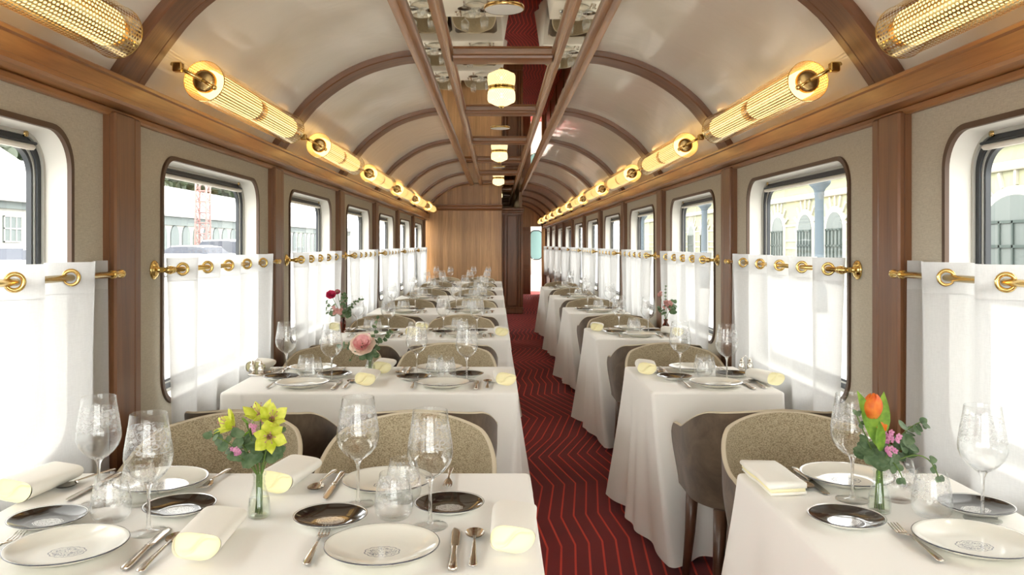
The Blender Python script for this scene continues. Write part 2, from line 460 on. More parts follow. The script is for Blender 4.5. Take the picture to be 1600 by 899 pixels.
M['yellow'] = leafmat('yellow_petal', (0.50,0.58,0.025), (0.82,0.83,0.16))
M['orange'] = leafmat('orange_petal', (0.75,0.13,0.02), (0.92,0.34,0.05))
M['pink'] = leafmat('pink_petal', (0.80,0.36,0.38), (0.90,0.62,0.58))
M['cream_petal'] = leafmat('cream_petal', (0.86,0.66,0.55), (0.90,0.80,0.68))
M['mauve'] = leafmat('mauve_petal', (0.55,0.16,0.36), (0.75,0.38,0.55))
M['crimson'] = leafmat('crimson_petal', (0.42,0.01,0.06), (0.62,0.04,0.12))
M['dusty'] = leafmat('dusty_pink_petal', (0.50,0.22,0.20), (0.62,0.34,0.30))

M['trim_brown'] = simple('brown_window_trim', (0.085,0.045,0.024), 0.5)
# ---------------------------------------------------------------- camera
F = 1280.0; CX, CZ = -0.037, 1.40
cam = bpy.data.cameras.new('camera'); co = bpy.data.objects.new('camera', cam); col.objects.link(co)
cam.sensor_width = 36; cam.lens = 36*F/1600; cam.shift_x = (800-775.4)/1600; cam.shift_y = -(449.5-382)/1600
cam.clip_start = 0.05; cam.clip_end = 500
co.location = (CX, 0, CZ); co.rotation_euler = (PI/2, 0, 0); sc.camera = co

# ---------------------------------------------------------------- carriage
HW = 1.36            # half width at the linen wall
PF = 1.318           # pilaster face
Y0, YP, YE = -1.10, 15.10, 23.0
RIB = [2.97 + 1.995*(k-1) for k in range(-1, 12)]      # far edges of the ribs, RIB[0] behind the camera
def ribfar(k): return 2.97 + 1.995*(k-1)
def bay_c(j): return 3.885 + 1.995*(j-1)
WW, WZ0, WZ1, WR = 1.293, 0.767, 1.745, 0.115            # window opening
PROF = [(1.318,1.93),(1.312,1.955),(1.30,1.982),(1.207,2.113),(1.105,2.234),(0.949,2.352),(0.794,2.43),(0.62,2.479),(0.523,2.492),(0.47,2.497)]
def arc_pts(off, n=28):
    """rib soffit profile, smoothed and pushed outwards by off (half section, from foot to crown)"""
    P = [Vector(p) for p in PROF]
    out = []
    for i in range(n+1):
        t = i/n*(len(P)-1); k = min(int(t), len(P)-2); f = t-k
        p0, p1, p2, p3 = P[max(k-1,0)], P[k], P[k+1], P[min(k+2,len(P)-1)]
        q = 0.5*((2*p1) + (p2-p0)*f + (2*p0-5*p1+4*p2-p3)*f*f + (3*p1-p0-3*p2+p3)*f**3)
        out.append(q)
    res = []
    for i, q in enumerate(out):
        tn = (out[min(i+1,n)] - out[max(i-1,0)]).normalized()
        nr = Vector((tn.y, -tn.x))
        if nr.x*1 + nr.y*1 < 0: nr = -nr
        res.append((q.x + nr.x*off, q.y + nr.y*off))
    return res
def struct(name, mb, m, label, sharp=None):
    o = mb.obj(name, m, sharp=sharp); return tag(o, label, kind='structure')

# floor
b = MB(); b.box((-HW,Y0,-0.04),(HW,25.2,0.0)); struct('floor', b, M['carpet'], 'red carpet with bright angular lines running down the aisle')
# walls with window openings
def rr(ang, hw, hh, r):
    """distance from centre to a rounded rectangle along angle"""
    c, s = math.cos(ang), math.sin(ang)
    t = min(hw/abs(c) if abs(c) > 1e-9 else 1e9, hh/abs(s) if abs(s) > 1e-9 else 1e9)
    x, y = abs(c)*t, abs(s)*t
    if x > hw-r and y > hh-r:
        cx_, cy_ = hw-r, hh-r
        C = abs(c)*cx_ + abs(s)*cy_
        disc = C*C - (cx_*cx_ + cy_*cy_ - r*r)
        if disc >= 0: t = C + math.sqrt(disc)
    return t
def rr_loop(hw, hh, r, n=14):
    pts = []
    for (sx, sy, a0) in ((1,1,0),(-1,1,PI/2),(-1,-1,PI),(1,-1,3*PI/2)):
        for i in range(n+1):
            a = a0 + PI/2*i/n
            pts.append((sx*(hw-r) + r*math.cos(a), sy*(hh-r) + r*math.sin(a)))
    return pts
WCZ = (WZ0+WZ1)/2; WH = WZ1-WZ0
def wall_panel(mb, x, y0, y1, z0, z1, yc):
    hw, hh = WW/2, WH/2
    angs = set()
    for (p, q) in rr_loop(hw, hh, WR, 8): angs.add(round(math.atan2(q, p), 6))
    for (yy, zz) in ((y0,z0),(y1,z0),(y1,z1),(y0,z1)): angs.add(round(math.atan2(zz-WCZ, yy-yc), 6))
    angs = sorted(angs); vs = []; fs = []
    for a in angs:
        t = rr(a, hw, hh, WR); c, s = math.cos(a), math.sin(a)
        vs.append((x, yc+c*t, WCZ+s*t))
        ty = ((y1-yc) if c > 0 else (yc-y0))/abs(c) if abs(c) > 1e-9 else 1e9
        tz = ((z1-WCZ) if s > 0 else (WCZ-z0))/abs(s) if abs(s) > 1e-9 else 1e9
        t2 = min(ty, tz); vs.append((x, yc+c*t2, WCZ+s*t2))
    n = len(angs)
    for i in range(n):
        k = (i+1) % n; fs.append((2*i, 2*i+1, 2*k+1, 2*k))
    mb.add(vs, fs, False)
def make_wall(sx, jr, m, name, label):
    w = MB()
    for j in jr: wall_panel(w, sx*HW, ribfar(j)-0.11 if j > jr[0] else max(Y0, ribfar(j)-0.11) , ribfar(j+1)-0.11, 0.60, 1.98, bay_c(j))
    return struct(name, w, m, label)
make_wall(-1, list(range(-1,7)), M['fabric'], 'wall_left', 'beige linen covered wall along the four-seat tables')
make_wall(1, list(range(-1,7)), M['fabric'], 'wall_right', 'beige linen covered wall along the two-seat tables')
make_wall(1, list(range(7,11)), M['wood_z'], 'wall_right_far', 'walnut clad wall between the small windows beyond the partition')
for sx, y1, nm, lb in ((-1, YP, 'baseboard_left', 'walnut wainscot below the windows of the four-seat tables'), (1, YE, 'baseboard_right', 'walnut wainscot below the windows of the two-seat tables')):
    b = MB(); b.box((sx*(HW-0.012),Y0,0.0),(sx*(HW+0.02),y1,0.605)); b.box((sx*(HW-0.024),Y0,0.59),(sx*HW,y1,0.625),0.006); struct(nm, b, M['wood_z'], lb)
# unseen carriage end; its wide window is added to let daylight onto the cloths
b = MB(); b.box((-1.4,Y0-0.05,0),(1.4,Y0,0.65)); b.box((-1.4,Y0-0.05,2.2),(1.4,Y0,2.6)); b.box((-1.4,Y0-0.05,0.65),(-1.1,Y0,2.2)); b.box((1.1,Y0-0.05,0.65),(1.4,Y0,2.2)); b.box((-0.05,Y0-0.05,0.65),(0.05,Y0,2.2)); struct('wall_back', b, M['wood_plank'], 'walnut end wall with an added daylight opening behind the first tables')
b = MB(); b.box((-1.1,Y0-0.03,0.65),(1.1,Y0-0.024,2.2)); struct('window_30', b, M['pane'], 'wide unseen end window added for daylight behind the first tables')

# beams, pilasters, ribs
def beam(sx, y1, name, label):
    prof = [(1.38,1.863),(1.276,1.863),(1.2665,1.871),(1.2665,1.885),(1.270,1.888),(1.270,1.936),(1.262,1.941),(1.262,1.951),(1.268,1.956),(1.38,1.956)]
    b = MB(); b.prism([(sx*p, q) for p, q in prof], Y0, y1, 'y'); 
    b.box((sx*1.335,Y0,1.838),(sx*1.365,y1,1.864),0.006)
    return struct(name, b, M['wood_y'], label, sharp=35)
beam(-1, YP, 'trim_1', 'long walnut beam below the tube lamps over the four-seat tables')
beam(1, YE, 'trim_2', 'long walnut beam below the tube lamps over the two-seat tables')
tn = 3
def pilaster(sx, k, m):
    global tn
    f = ribfar(k); b = MB()
    b.box((sx*PF, f-0.21, 0.0),(sx*(HW+0.01), f-0.062, 1.85),0.007)
    b.box((sx*(PF+0.004), f-0.058, 0.0),(sx*(HW+0.01), f, 1.85),0.009)
    b.box((sx*(PF+0.02), f-0.215, 0.0),(sx*(HW+0.01), f+0.006, 1.85))
    s = 'four-seat' if sx < 0 else 'two-seat'
    struct('trim_%d' % tn, b, m, 'upright walnut pilaster before the %s window on the %s side' % (ORD[k+1], s)); tn += 1
def rib(sx, k, m):
    global tn
    f = ribfar(k); b = MB()
    for (ya, yb, dp) in ((f-0.21, f-0.062, 0.0), (f-0.058, f, 0.004)):
        A = arc_pts(dp); B = arc_pts(0.05); n = len(A)-1; e = 0.006
        A2 = arc_pts(dp+e)
        L = [0.0]
        for i in range(n): L.append(L[-1] + math.dist(A[i], A[i+1]))
        rows = [(B,ya),(A2,ya),(A,ya+e),(A,yb-e),(A2,yb),(B,yb)]
        vs = []; fs = []; uvs = []
        for (P, y) in rows:
            for p in P: vs.append((sx*p[0], y, p[1]))
        cw = [0,0.04,0.045,0.045+(yb-ya),0.05+(yb-ya),0.09+(yb-ya)]
        for r in range(5):
            for i in range(n):
                fs.append((r*(n+1)+i, r*(n+1)+i+1, (r+1)*(n+1)+i+1, (r+1)*(n+1)+i))
                o = k*1.7 + sx*9.1 + ya
                uvs.append([(L[i]+o,cw[r]+o),(L[i+1]+o,cw[r]+o),(L[i+1]+o,cw[r+1]+o),(L[i]+o,cw[r+1]+o)])
        b.add(vs, fs, True, uvs)
    s = 'four-seat' if sx < 0 else 'two-seat'
    struct('trim_%d' % tn, b, m, 'arched walnut rib, %s along the vault above the %s tables' % (ORD[k+1], s), sharp=40); tn += 1
for k in range(0, 8): pilaster(-1, k, M['wood_z']); rib(-1, k, M['wood_rib'])
for k in range(0, 12): pilaster(1, k, M['wood_z'] if k < 7 else M['wood_dark']); rib(1, k, M['wood_rib'])
# vault
def vault(mb, sx, y0, y1):
    P = arc_pts(0.036, 40); n = len(P)-1
    def fn(u, v):
        p = P[round(u*n)]; return (sx*p[0], y0+(y1-y0)*v, p[1])
    mb.grid(fn, n, 24)
b = MB(); vault(b, -1, Y0, YP); vault(b, 1, Y0, ribfar(7)-0.1)
struct('ceiling', b, M['cream'], 'glossy cream vaulted ceiling between the walnut ribs')
b = MB(); vault(b, 1, ribfar(7)-0.1, YE); vault(b, -1, YP, YE); struct('ceiling_far', b, M['wood_ceil'], 'walnut vaulted ceiling beyond the partition')
# spine: mirror, outer trims, inner rails, cross beams
b = MB(); b.box((-0.50,Y0,2.522),(0.50,YE,2.54))
mir = struct('ceiling_mirror', b, M['mirror'], 'mirrored ceiling strip along the middle of the carriage')
for sx in (-1, 1):
    s = 'four-seat' if sx < 0 else 'two-seat'
    b = MB(); b.prism([(sx*p,q) for p,q in [(0.452,2.53),(0.452,2.505),(0.462,2.496),(0.478,2.49),(0.482,2.482),(0.506,2.480),(0.522,2.486),(0.526,2.53)]], Y0, YE, 'y')
    struct('trim_%d' % tn, b, M['wood_y'], 'narrow walnut moulding along the outer mirror edge, %s side' % s, sharp=30); tn += 1
    b = MB(); b.prism([(sx*p,q) for p,q in [(0.286,2.53),(0.286,2.512),(0.297,2.508),(0.300,2.49),(0.308,2.482),(0.318,2.486),(0.322,2.482),(0.340,2.482),(0.346,2.49),(0.346,2.53)]], Y0, YE, 'y')
    struct('trim_%d' % tn, b, M['wood_y'], 'walnut coffer rail along the ceiling mirror, %s side' % s, sharp=30); tn += 1
for k in range(0, 12):
    f = ribfar(k); b = MB()
    b.prism([(f-0.205,2.53),(f-0.205,2.507),(f-0.19,2.501),(f-0.187,2.488),(f-0.165,2.482),(f-0.045,2.482),(f-0.023,2.488),(f-0.02,2.501),(f-0.005,2.507),(f-0.005,2.53)], -0.29, 0.29, 'x')
    struct('trim_%d' % tn, b, M['wood_x'], '%s walnut cross beam of the mirrored ceiling coffers' % ORD[k], sharp=30); tn += 1

# partition, cabinet, end wall
def arch_outline(xa, xb, z0, off=0.02):
    P = arc_pts(off, 28)
    top = [(-p[0], p[1]) for p in P] + [(p[0], p[1]) for p in reversed(P)]
    top = [p for p in top if xa <= p[0] <= xb]
    def zat(x):
        for a, c in zip(full, full[1:]):
            if a[0] <= x <= c[0] and c[0] > a[0]: return a[1] + (c[1]-a[1])*(x-a[0])/(c[0]-a[0])
        return 2.0
    full = [(-p[0], p[1]) for p in P] + [(p[0], p[1]) for p in reversed(P)]
    o = [(xa, z0)]
    if xa > -1.31: o.append((xa, zat(xa)))
    o += top
    if xb < 1.31: o.append((xb, zat(xb)))
    else: o.append((xb, 1.9))
    o.append((xb, z0)); return o
b = MB(); o = arch_outline(-1.36, 0.062, 0.0); o.insert(1, (-1.36, 1.93)); b.prism(o, YP, YP+0.05, 'y')
struct('wall_partition', b, M['wood_plank'], 'tall walnut board partition behind the last four-seat table')
b = MB(); b.prism([(YP-0.02,2.02),(YP-0.035,2.04),(YP-0.02,2.06),(YP-0.02,2.09),(YP-0.045,2.115),(YP-0.045,2.13),(YP,2.135),(YP,2.02)], -1.33, 0.075, 'x')
struct('trim_%d' % tn, b, M['wood_x'], 'walnut ledge moulding across the board partition', sharp=30); tn += 1
b = MB(); b.box((0.03,YP+0.05,0),(0.062,16.5,2.5)); struct('wall_return', b, M['wood_plank'], 'walnut return wall behind the partition edge')
cab = thing('corridor_cabinet', 'dark walnut cabinet standing past the partition edge beside the aisle', 'cabinet', (0.28,16.5,0))
b = MB(); b.box((-0.22,0.0,0.06),(0.22,0.6,2.06),0.01); b.obj('body', M['wood_dark'], cab)
b = MB(); b.box((-0.10,-0.02,0.16),(0.10,0.01,1.98),0.012); b.obj('door', M['wood_dark'], cab)
for x0 in (-0.215,-0.165,0.12,0.165):
    b = MB(); b.box((x0,-0.03,0.13),(x0+0.035,0.01,2.0),0.012); b.obj('fluted_moulding', M['wood_dark'], cab)
b = MB(); b.box((-0.245,-0.05,0.0),(0.225,0.6,0.10),0.015); b.box((-0.235,-0.04,0.09),(0.225,0.6,0.13),0.012); b.obj('plinth', M['wood_dark'], cab)
b = MB(); b.box((-0.245,-0.06,2.08),(0.245,0.6,2.14),0.012); b.box((-0.235,-0.04,2.03),(0.235,0.6,2.08),0.012); b.obj('cornice', M['wood_dark'], cab)
b = MB(); b.box((0.44,17.1,0),(0.50,YE,2.52)); struct('wall_corridor', b, M['wood_plank'], 'walnut corridor wall past the cabinet')
b = MB(); b.box((-1.40,YP,0),(-1.36,YE,2.0)); struct('wall_galley', b, M['wood_plank'], 'walnut outer wall behind the board partition')
# end wall with doorway
DX0, DX1, DZ = 0.93, 1.235, 1.90
b = MB(); o = arch_outline(-1.36, DX0, 0.0, 0.03); o.insert(1, (-1.36, 1.93)); b.prism(o, YE, YE+0.05, 'y'); b.box((DX1,YE,0),(1.37,YE+0.05,1.99)); 
o = arch_outline(DX0, 1.36, DZ, 0.03); b.prism(o, YE, YE+0.05, 'y')
struct('wall_end', b, M['wood_plank'], 'walnut end wall around the corridor doorway')
d1 = thing('door_1', 'dark walnut door leaf beside the open end doorway', 'door', (0.82,YE-0.02,0), kind='structure')
b = MB(); b.box((-0.17,-0.03,0.02),(0.10,0.02,1.88),0.008); b.obj('leaf', M['wood_dark'], d1)
b = MB(); b.box((-0.14,-0.04,0.12),(0.07,-0.025,0.70),0.008); b.box((-0.14,-0.04,0.8),(0.07,-0.025,1.78),0.008); b.obj('panel', M['wood_dark'], d1)
b = MB(); b.tube([(-0.15,-0.06,1.0),(-0.10,-0.06,1.0)],0.01); b.obj('handle', M['brass'], d1)
M['white_paint'] = simple('white_paint', (0.86,0.85,0.80), 0.4)
M['teal_pane'] = simple('teal_tinted_pane', (0.17,0.30,0.30), 0.2)
d2 = thing('door_2', 'white carriage door with a rounded teal window past the doorway', 'door', (1.12,24.3,0), kind='structure')
b = MB(); b.box((-0.3,0,0.0),(0.3,0.05,2.0),0.01); b.obj('leaf', M['white_paint'], d2)
lp = rr_loop(0.17, 0.42, 0.13, 8)
b = MB(); b.prism([(p+0.03,q+1.38) for p,q in lp], -0.012, 0.0, 'y'); b.obj('pane', M['teal_pane'], d2)
b = MB(); n = len(lp); b.tube([(p*1.05+0.03,-0.012,q*1.02+1.38) for p,q in lp], 0.014, 8, closed=True); b.obj('window_rubber', M['gasket'], d2)
b = MB(); b.tube([(-0.13,-0.05,0.5),(-0.13,-0.05,0.95),(-0.05,-0.05,0.97)],0.012); b.obj('grab_handle', M['alu'], d2)
b = MB(); b.box((0.3,24.35,0),(1.4,24.4,2.2)); b.box((0.4,YE+0.05,0),(0.46,24.4,2.2)); b.box((0.4,YE+0.05,2.2),(1.4,24.4,2.25)); struct('wall_vestibule', b, M['white_paint'], 'white vestibule wall past the doorway')

# windows: local x = outwards
def make_window(label):
    t = thing('window_1', label, 'window', kind='structure')
    def ring(lo, li, xo, xi, name, m, parent=t):
        b = MB(); n = len(lo); vs = []; fs = []
        for (lp, x) in ((lo,xi),(lo,xo),(li,xo),(li,xi)):
            for (p,q) in lp: vs.append((x, p, q))
        for r in range(4):
            r2 = (r+1) % 4
            for i in range(n):
                k = (i+1) % n; fs.append((r*n+i, r*n+k, r2*n+k, r2*n+i))
        b.add(vs, fs, True); return b.obj(name, m, parent, sharp=40)
    hw, hh = WW/2, WH/2
    def L(ins): return rr_loop(hw-ins, hh-ins, max(WR-ins*0.6, 0.03), 10)
    ring(L(-0.014), L(0.003), -0.010, 0.004, 'trim', M['trim_brown'])
    b = MB(); A = L(0.002); B = L(0.012); n = len(A)
    b.add([(0.0,p,q) for p,q in A] + [(0.075,p,q) for p,q in B], [(i,(i+1)%n,n+(i+1)%n,n+i) for i in range(n)], True); b.obj('reveal', M['reveal'], t, sharp=40)
    ring(L(0.006), L(0.022), 0.066, 0.095, 'frame', M['greyframe'])
    ring(L(0.020), L(0.042), 0.074, 0.098, 'gasket', M['gasket'])
    ring(L(0.041), L(0.048), 0.080, 0.10, 'pane_frame', M['alu'])
    ring(L(0.0475), L(0.058), 0.084, 0.10, 'glass_seal', M['gasket'])
    b = MB(); P = L(0.056); b.add([(0.098,p,q) for p,q in P], [tuple(range(len(P)))], False); b.obj('pane', M['pane'], t)
    b = MB(); b.box((0.060,-hw+0.07,hh-0.062),(0.085,hw-0.07,hh-0.046),0.006); b.obj('blind_bar', M['white_bar'], t)
    b = MB(); b.box((0.062,-hw+0.06,hh-0.0455),(0.082,hw-0.06,hh-0.037),0.003); b.obj('blind_track', M['gasket'], t)
    for s in (-1,1):
        b = MB(); b.lathe([(0.0,-0.006),(0.008,-0.006),(0.010,0),(0.010,0.004)], 12, Matrix.Translation((0.066, s*(hw-0.12), hh-0.018)) @ Matrix.Rotation(PI/2,4,'Y')); b.obj('screw', M['brass_dark'], t)
    return t
win0 = None; wn = 0
for sx, js in ((-1, range(-1,7)), (1, range(-1,11))):
    for j in js:
        lab = 'rounded window %s the %s' % ('beside' if j < 7 else 'beyond', ('%s %s table' % (ORD[j], 'four-seat' if sx < 0 else 'two-seat')) if 0 <= j < 6 or (j == 6 and sx < 0) else ('seats behind the first tables, %s side' % ('four-seat' if sx < 0 else 'two-seat') if j < 0 else 'last two-seat table, %s of the row' % ORD[j]))
        if win0 is None: win0 = make_window(lab); w = win0
        else: w = dup(win0, label=lab)
        wn += 1; w.name = 'window_%d' % wn
        w.location = (sx*HW, bay_c(j), WCZ); w.rotation_euler = (0,0,0 if sx > 0 else PI)

# curtain rods and half curtains
RX, RZ = 1.295, 1.301
def side(sx): return 'four-seat' if sx < 0 else 'two-seat'
def make_rod(sx, label):
    t = thing('curtain_rod', label, 'curtain rod', group='brass curtain rods')
    y0, y1 = -0.745, 0.865
    b = MB(); b.tube([(0,y0,0),(0,y1,0)], 0.0105, 12); b.obj('rod', M['brass'], t)
    br = MB(); R = Matrix.Translation((sx*(HW-RX),y0+0.022,0)) @ Matrix.Rotation(-sx*PI/2,4,'Y')
    br.lathe([(0.036,0),(0.038,0.004),(0.034,0.008),(0.030,0.009),(0.028,0.014),(0.018,0.017),(0.012,0.020),(0.010,0.03),(0.010,0.05),(0.014,0.055),(0.014,0.062)], 24, R, cap0=True, cap1=True)
    br.obj('bracket', M['brass'], t)
    b = MB(); b.ball((0,y0+0.02,0),0.017,14,10); b.tube([(0,y0+0.035,0),(0,y0+0.05,0)],0.0145,12); b.tube([(0,y0-0.01,0),(0,y0,0)],0.0125,12); b.obj('elbow', M['brass'], t)
    b = MB(); b.tube([(0,y1-0.075,0),(0,y1-0.07,0),(0,y1-0.06,0),(0,y1-0.055,0),(0,y1-0.02,0),(0,y1-0.015,0),(0,y1-0.004,0),(0,y1+0.002,0)],[0.0125,0.0145,0.0145,0.0125,0.0125,0.015,0.015,0.010],14); b.obj('finial', M['brass'], t)
    return t
NP = 5; PER = 0.283; AMP = 0.040
def make_curtain(sx, label):
    t = thing('cafe_curtain', label, 'curtain', group='sheer half curtains')
    ya = -0.60-0.075; ln = NP*PER + 0.06
    r2 = random.Random(3)
    ph = [r2.uniform(-0.5,0.5) for _ in range(12)]
    def fx(u, v):
        y = ya + ln*u
        w = 2*PI*(y - (-0.60))/PER
        k = v**0.8
        amp = AMP*(1 - 0.55*k)
        s = math.sin(w + 0.35*math.sin(w)*(1-k) + ph[int((u*NP)) % 12]*0.0 + 0.5*k*math.sin(3.1*u*PI))
        off = amp*s + 0.012*k*math.sin(9*u+1.3) 
        # s>0: on the room side
        return -sx*off, y + 0.012*k*math.sin(w*0.5+u*5)
    ZT, ZH, ZB = 0.046, -0.046, -0.73
    b = MB()
    def f1(u, v):
        x, y = fx(u, 0.12 + 0.88*v); return (x, y, ZH + (ZB-ZH)*v)
    b.grid(f1, 110, 16); b.obj('cloth', M['sheer'], t)
    b = MB()
    def f2(u, v):
        x, y = fx(u, 0.12*v); return (x, y, ZT + (ZH-0.002-ZT)*v)
    b.grid(f2, 110, 4)
    b.obj('header', M['header'], t)
    for i in range(NP):
        for (hy, sg) in ((0.0,1),):
            yy = -0.60 + (i+hy)*PER
            slope = AMP*2*PI/PER*1.35*sg
            nrm = Vector((-1.0*(-sx)*1.0, 0, 0))
            tang = Vector((-sx*slope, 1, 0)).normalized()
            nrm = Vector((tang.y, -tang.x, 0))
            g = MB(); Rm = nrm.to_track_quat('Z','Y').to_matrix().to_4x4()
            def ring(u, v):
                a = 2*PI*u; c = 2*PI*v
                rr_ = 0.0215 + 0.0065*math.cos(c)
                return (rr_*math.cos(a), rr_*math.sin(a), 0.005*math.sin(c))
            g.grid(ring, 22, 8, True, True); g.xform(Matrix.Translation((0,yy,0)) @ Rm); g.obj('grommet', M['brass'], t)
    return t
for sx, js in ((-1, range(-1,7)), (1, range(-1,11))):
    r0 = c0 = None
    for j in js:
        where = ('behind the seats of the first %s table' % side(sx)) if j < 0 else ('at the %s %s table' % (ORD[j], side(sx)) if (j < 6 or sx < 0) else '%s of the row past the two-seat tables' % ORD[j])
        lr = 'brass curtain rod ' + where
        lc = 'sheer white half curtain with brass grommets ' + where
        if r0 is None: r0 = r = make_rod(sx, lr); c0 = c = make_curtain(sx, lc)
        else: r = dup(r0, label=lr); c = dup(c0, label=lc)
        for q in (r, c): q.location = (sx*RX, bay_c(j), RZ)

# tube lamps on the vault
def make_sconce(label):
    t = thing('tube_wall_lamp', label, 'wall lamp', group='brass tube lamps along the vault')
    L, R = 1.28, 0.076
    b = MB()
    b.grid(lambda u,v: (R*math.cos(2*PI*u), -L/2+L*v, R*math.sin(2*PI*u)), 48, 20, closeu=True); b.obj('shade', M['perf'], t)
    for s in (-1,1):
        b = MB(); Rm = Matrix.Translation((0,s*L/2,0)) @ Matrix.Rotation(-s*PI/2,4,'X')
        b.lathe([(0,0.012),(0.030,0.012),(0.040,0.008),(0.044,0.0),(0.044,-0.012)], 28, Rm); b.obj('end_cap', M['brass_dark'], t)
        b = MB()
        b.lathe([(0.0755,-0.004),(0.078,0.0),(0.0755,0.004)], 40, Rm); b.obj('end_ring', M['brass'], t)
        b = MB(); y = s*(L/2+0.022)
        b.tube([(0.0,y,0.0),(-0.045,y,-0.028)],[0.006,0.006],8); b.tube([(0.115,y,0.062),(0.0,y,0.0)],0.0075,8); b.ball((-0.045,y,-0.028),0.011,10,8)
        b.box((0.072,y-0.016,0.030),(0.108,y+0.016,0.066),0.004); b.obj('bracket', M['brass'], t)
    b = MB(); b.box((0.012,-L/2,0.012),(0.03,L/2,0.03),0.004); b.obj('spine', M['brass_dark'], t)
    for s in (-1,1):
        b = MB(); y = s*0.32
        b.tube([(0,y-0.27,0),(0,y-0.262,0),(0,y+0.262,0),(0,y+0.27,0)],[0.03,0.054,0.054,0.03],20); b.obj('glass_tube', M['tube'], t)
    b = MB(); b.tube([(0,-0.045,0),(0,0.045,0)],0.050,16); b.obj('lamp_holder', M['brass_dark'], t)
    return t
s0 = None
for sx, js in ((-1, range(0,7)), (1, range(0,11))):
    for j in js:
        lab = 'perforated brass tube lamp above the %s window on the %s side' % (ORD[j], side(sx))
        if s0 is None: s0 = s = make_sconce(lab)
        else: s = dup(s0, label=lab)
        s.location = (sx*1.137, bay_c(j)-0.16, CZ+0.615); s.rotation_euler = (0,0,0 if sx > 0 else PI)
# ceiling lamps and discs
def make_lamp(label):
    t = thing('ceiling_lamp', label, 'ceiling lamp', group='ribbed glass ceiling lamps')
    b = MB(); b.lathe([(0,0),(0.092,0),(0.098,-0.006),(0.098,-0.012),(0.085,-0.016),(0,-0.016)], 40); b.obj('base_plate', M['brass'], t)
    b = MB(); b.lathe([(0.088,-0.018),(0.096,-0.024),(0.100,-0.05),(0.100,-0.085),(0.094,-0.100),(0.080,-0.106)], 48); b.obj('glass_drum', M['drum'], t)
    b = MB(); b.lathe([(0.080,-0.106),(0.05,-0.122),(0.028,-0.13),(0.0,-0.134)], 40); b.obj('glass_bottom', M['drum'], t)
    b = MB(); b.lathe([(0.020,-0.128),(0.022,-0.134),(0.014,-0.142),(0.007,-0.147),(0,-0.149)], 20); b.obj('finial', M['brass'], t)
    return t
def make_disc(label):
    t = thing('ceiling_speaker', label, 'ceiling speaker', group='round white ceiling discs')
    b = MB(); b.lathe([(0,-0.010),(0.085,-0.010),(0.092,-0.008)], 40); b.obj('grille', M['white_disc'], t)
    b = MB(); b.lathe([(0.092,-0.010),(0.0955,-0.008),(0.0955,0.0)], 40); b.obj('rim', M['brass_dark'], t)
    return t
l0 = d0 = None; nl = nd = 0
for j in range(1, 11):
    p = (0.0, bay_c(j), 2.522)
    if j % 2 == 0 and j <= 10:
        lab = 'lit ribbed glass ceiling lamp with brass plate, %s along the mirrored ceiling' % ORD[nl]; nl += 1
        if l0 is None: l0 = o = make_lamp(lab)
        else: o = dup(l0, label=lab)
    else:
        lab = 'flat round white ceiling disc with brass rim, %s along the mirrored ceiling' % ORD[nd]; nd += 1
        if d0 is None: d0 = o = make_disc(lab)
        else: o = dup(d0, label=lab)
    o.location = p
TZ = 0.75
LT = [1.95 + 2.02*k for k in range(7)]                 # four-seat table centres
RT = [1.95, 3.98, 6.00, 8.08, 10.15, 12.25]           # two-seat table centres
LX0, LX1 = -1.25, 0.060                               # table edges across the carriage
RX0, RX1 = 0.645, 1.232
HY = 0.385
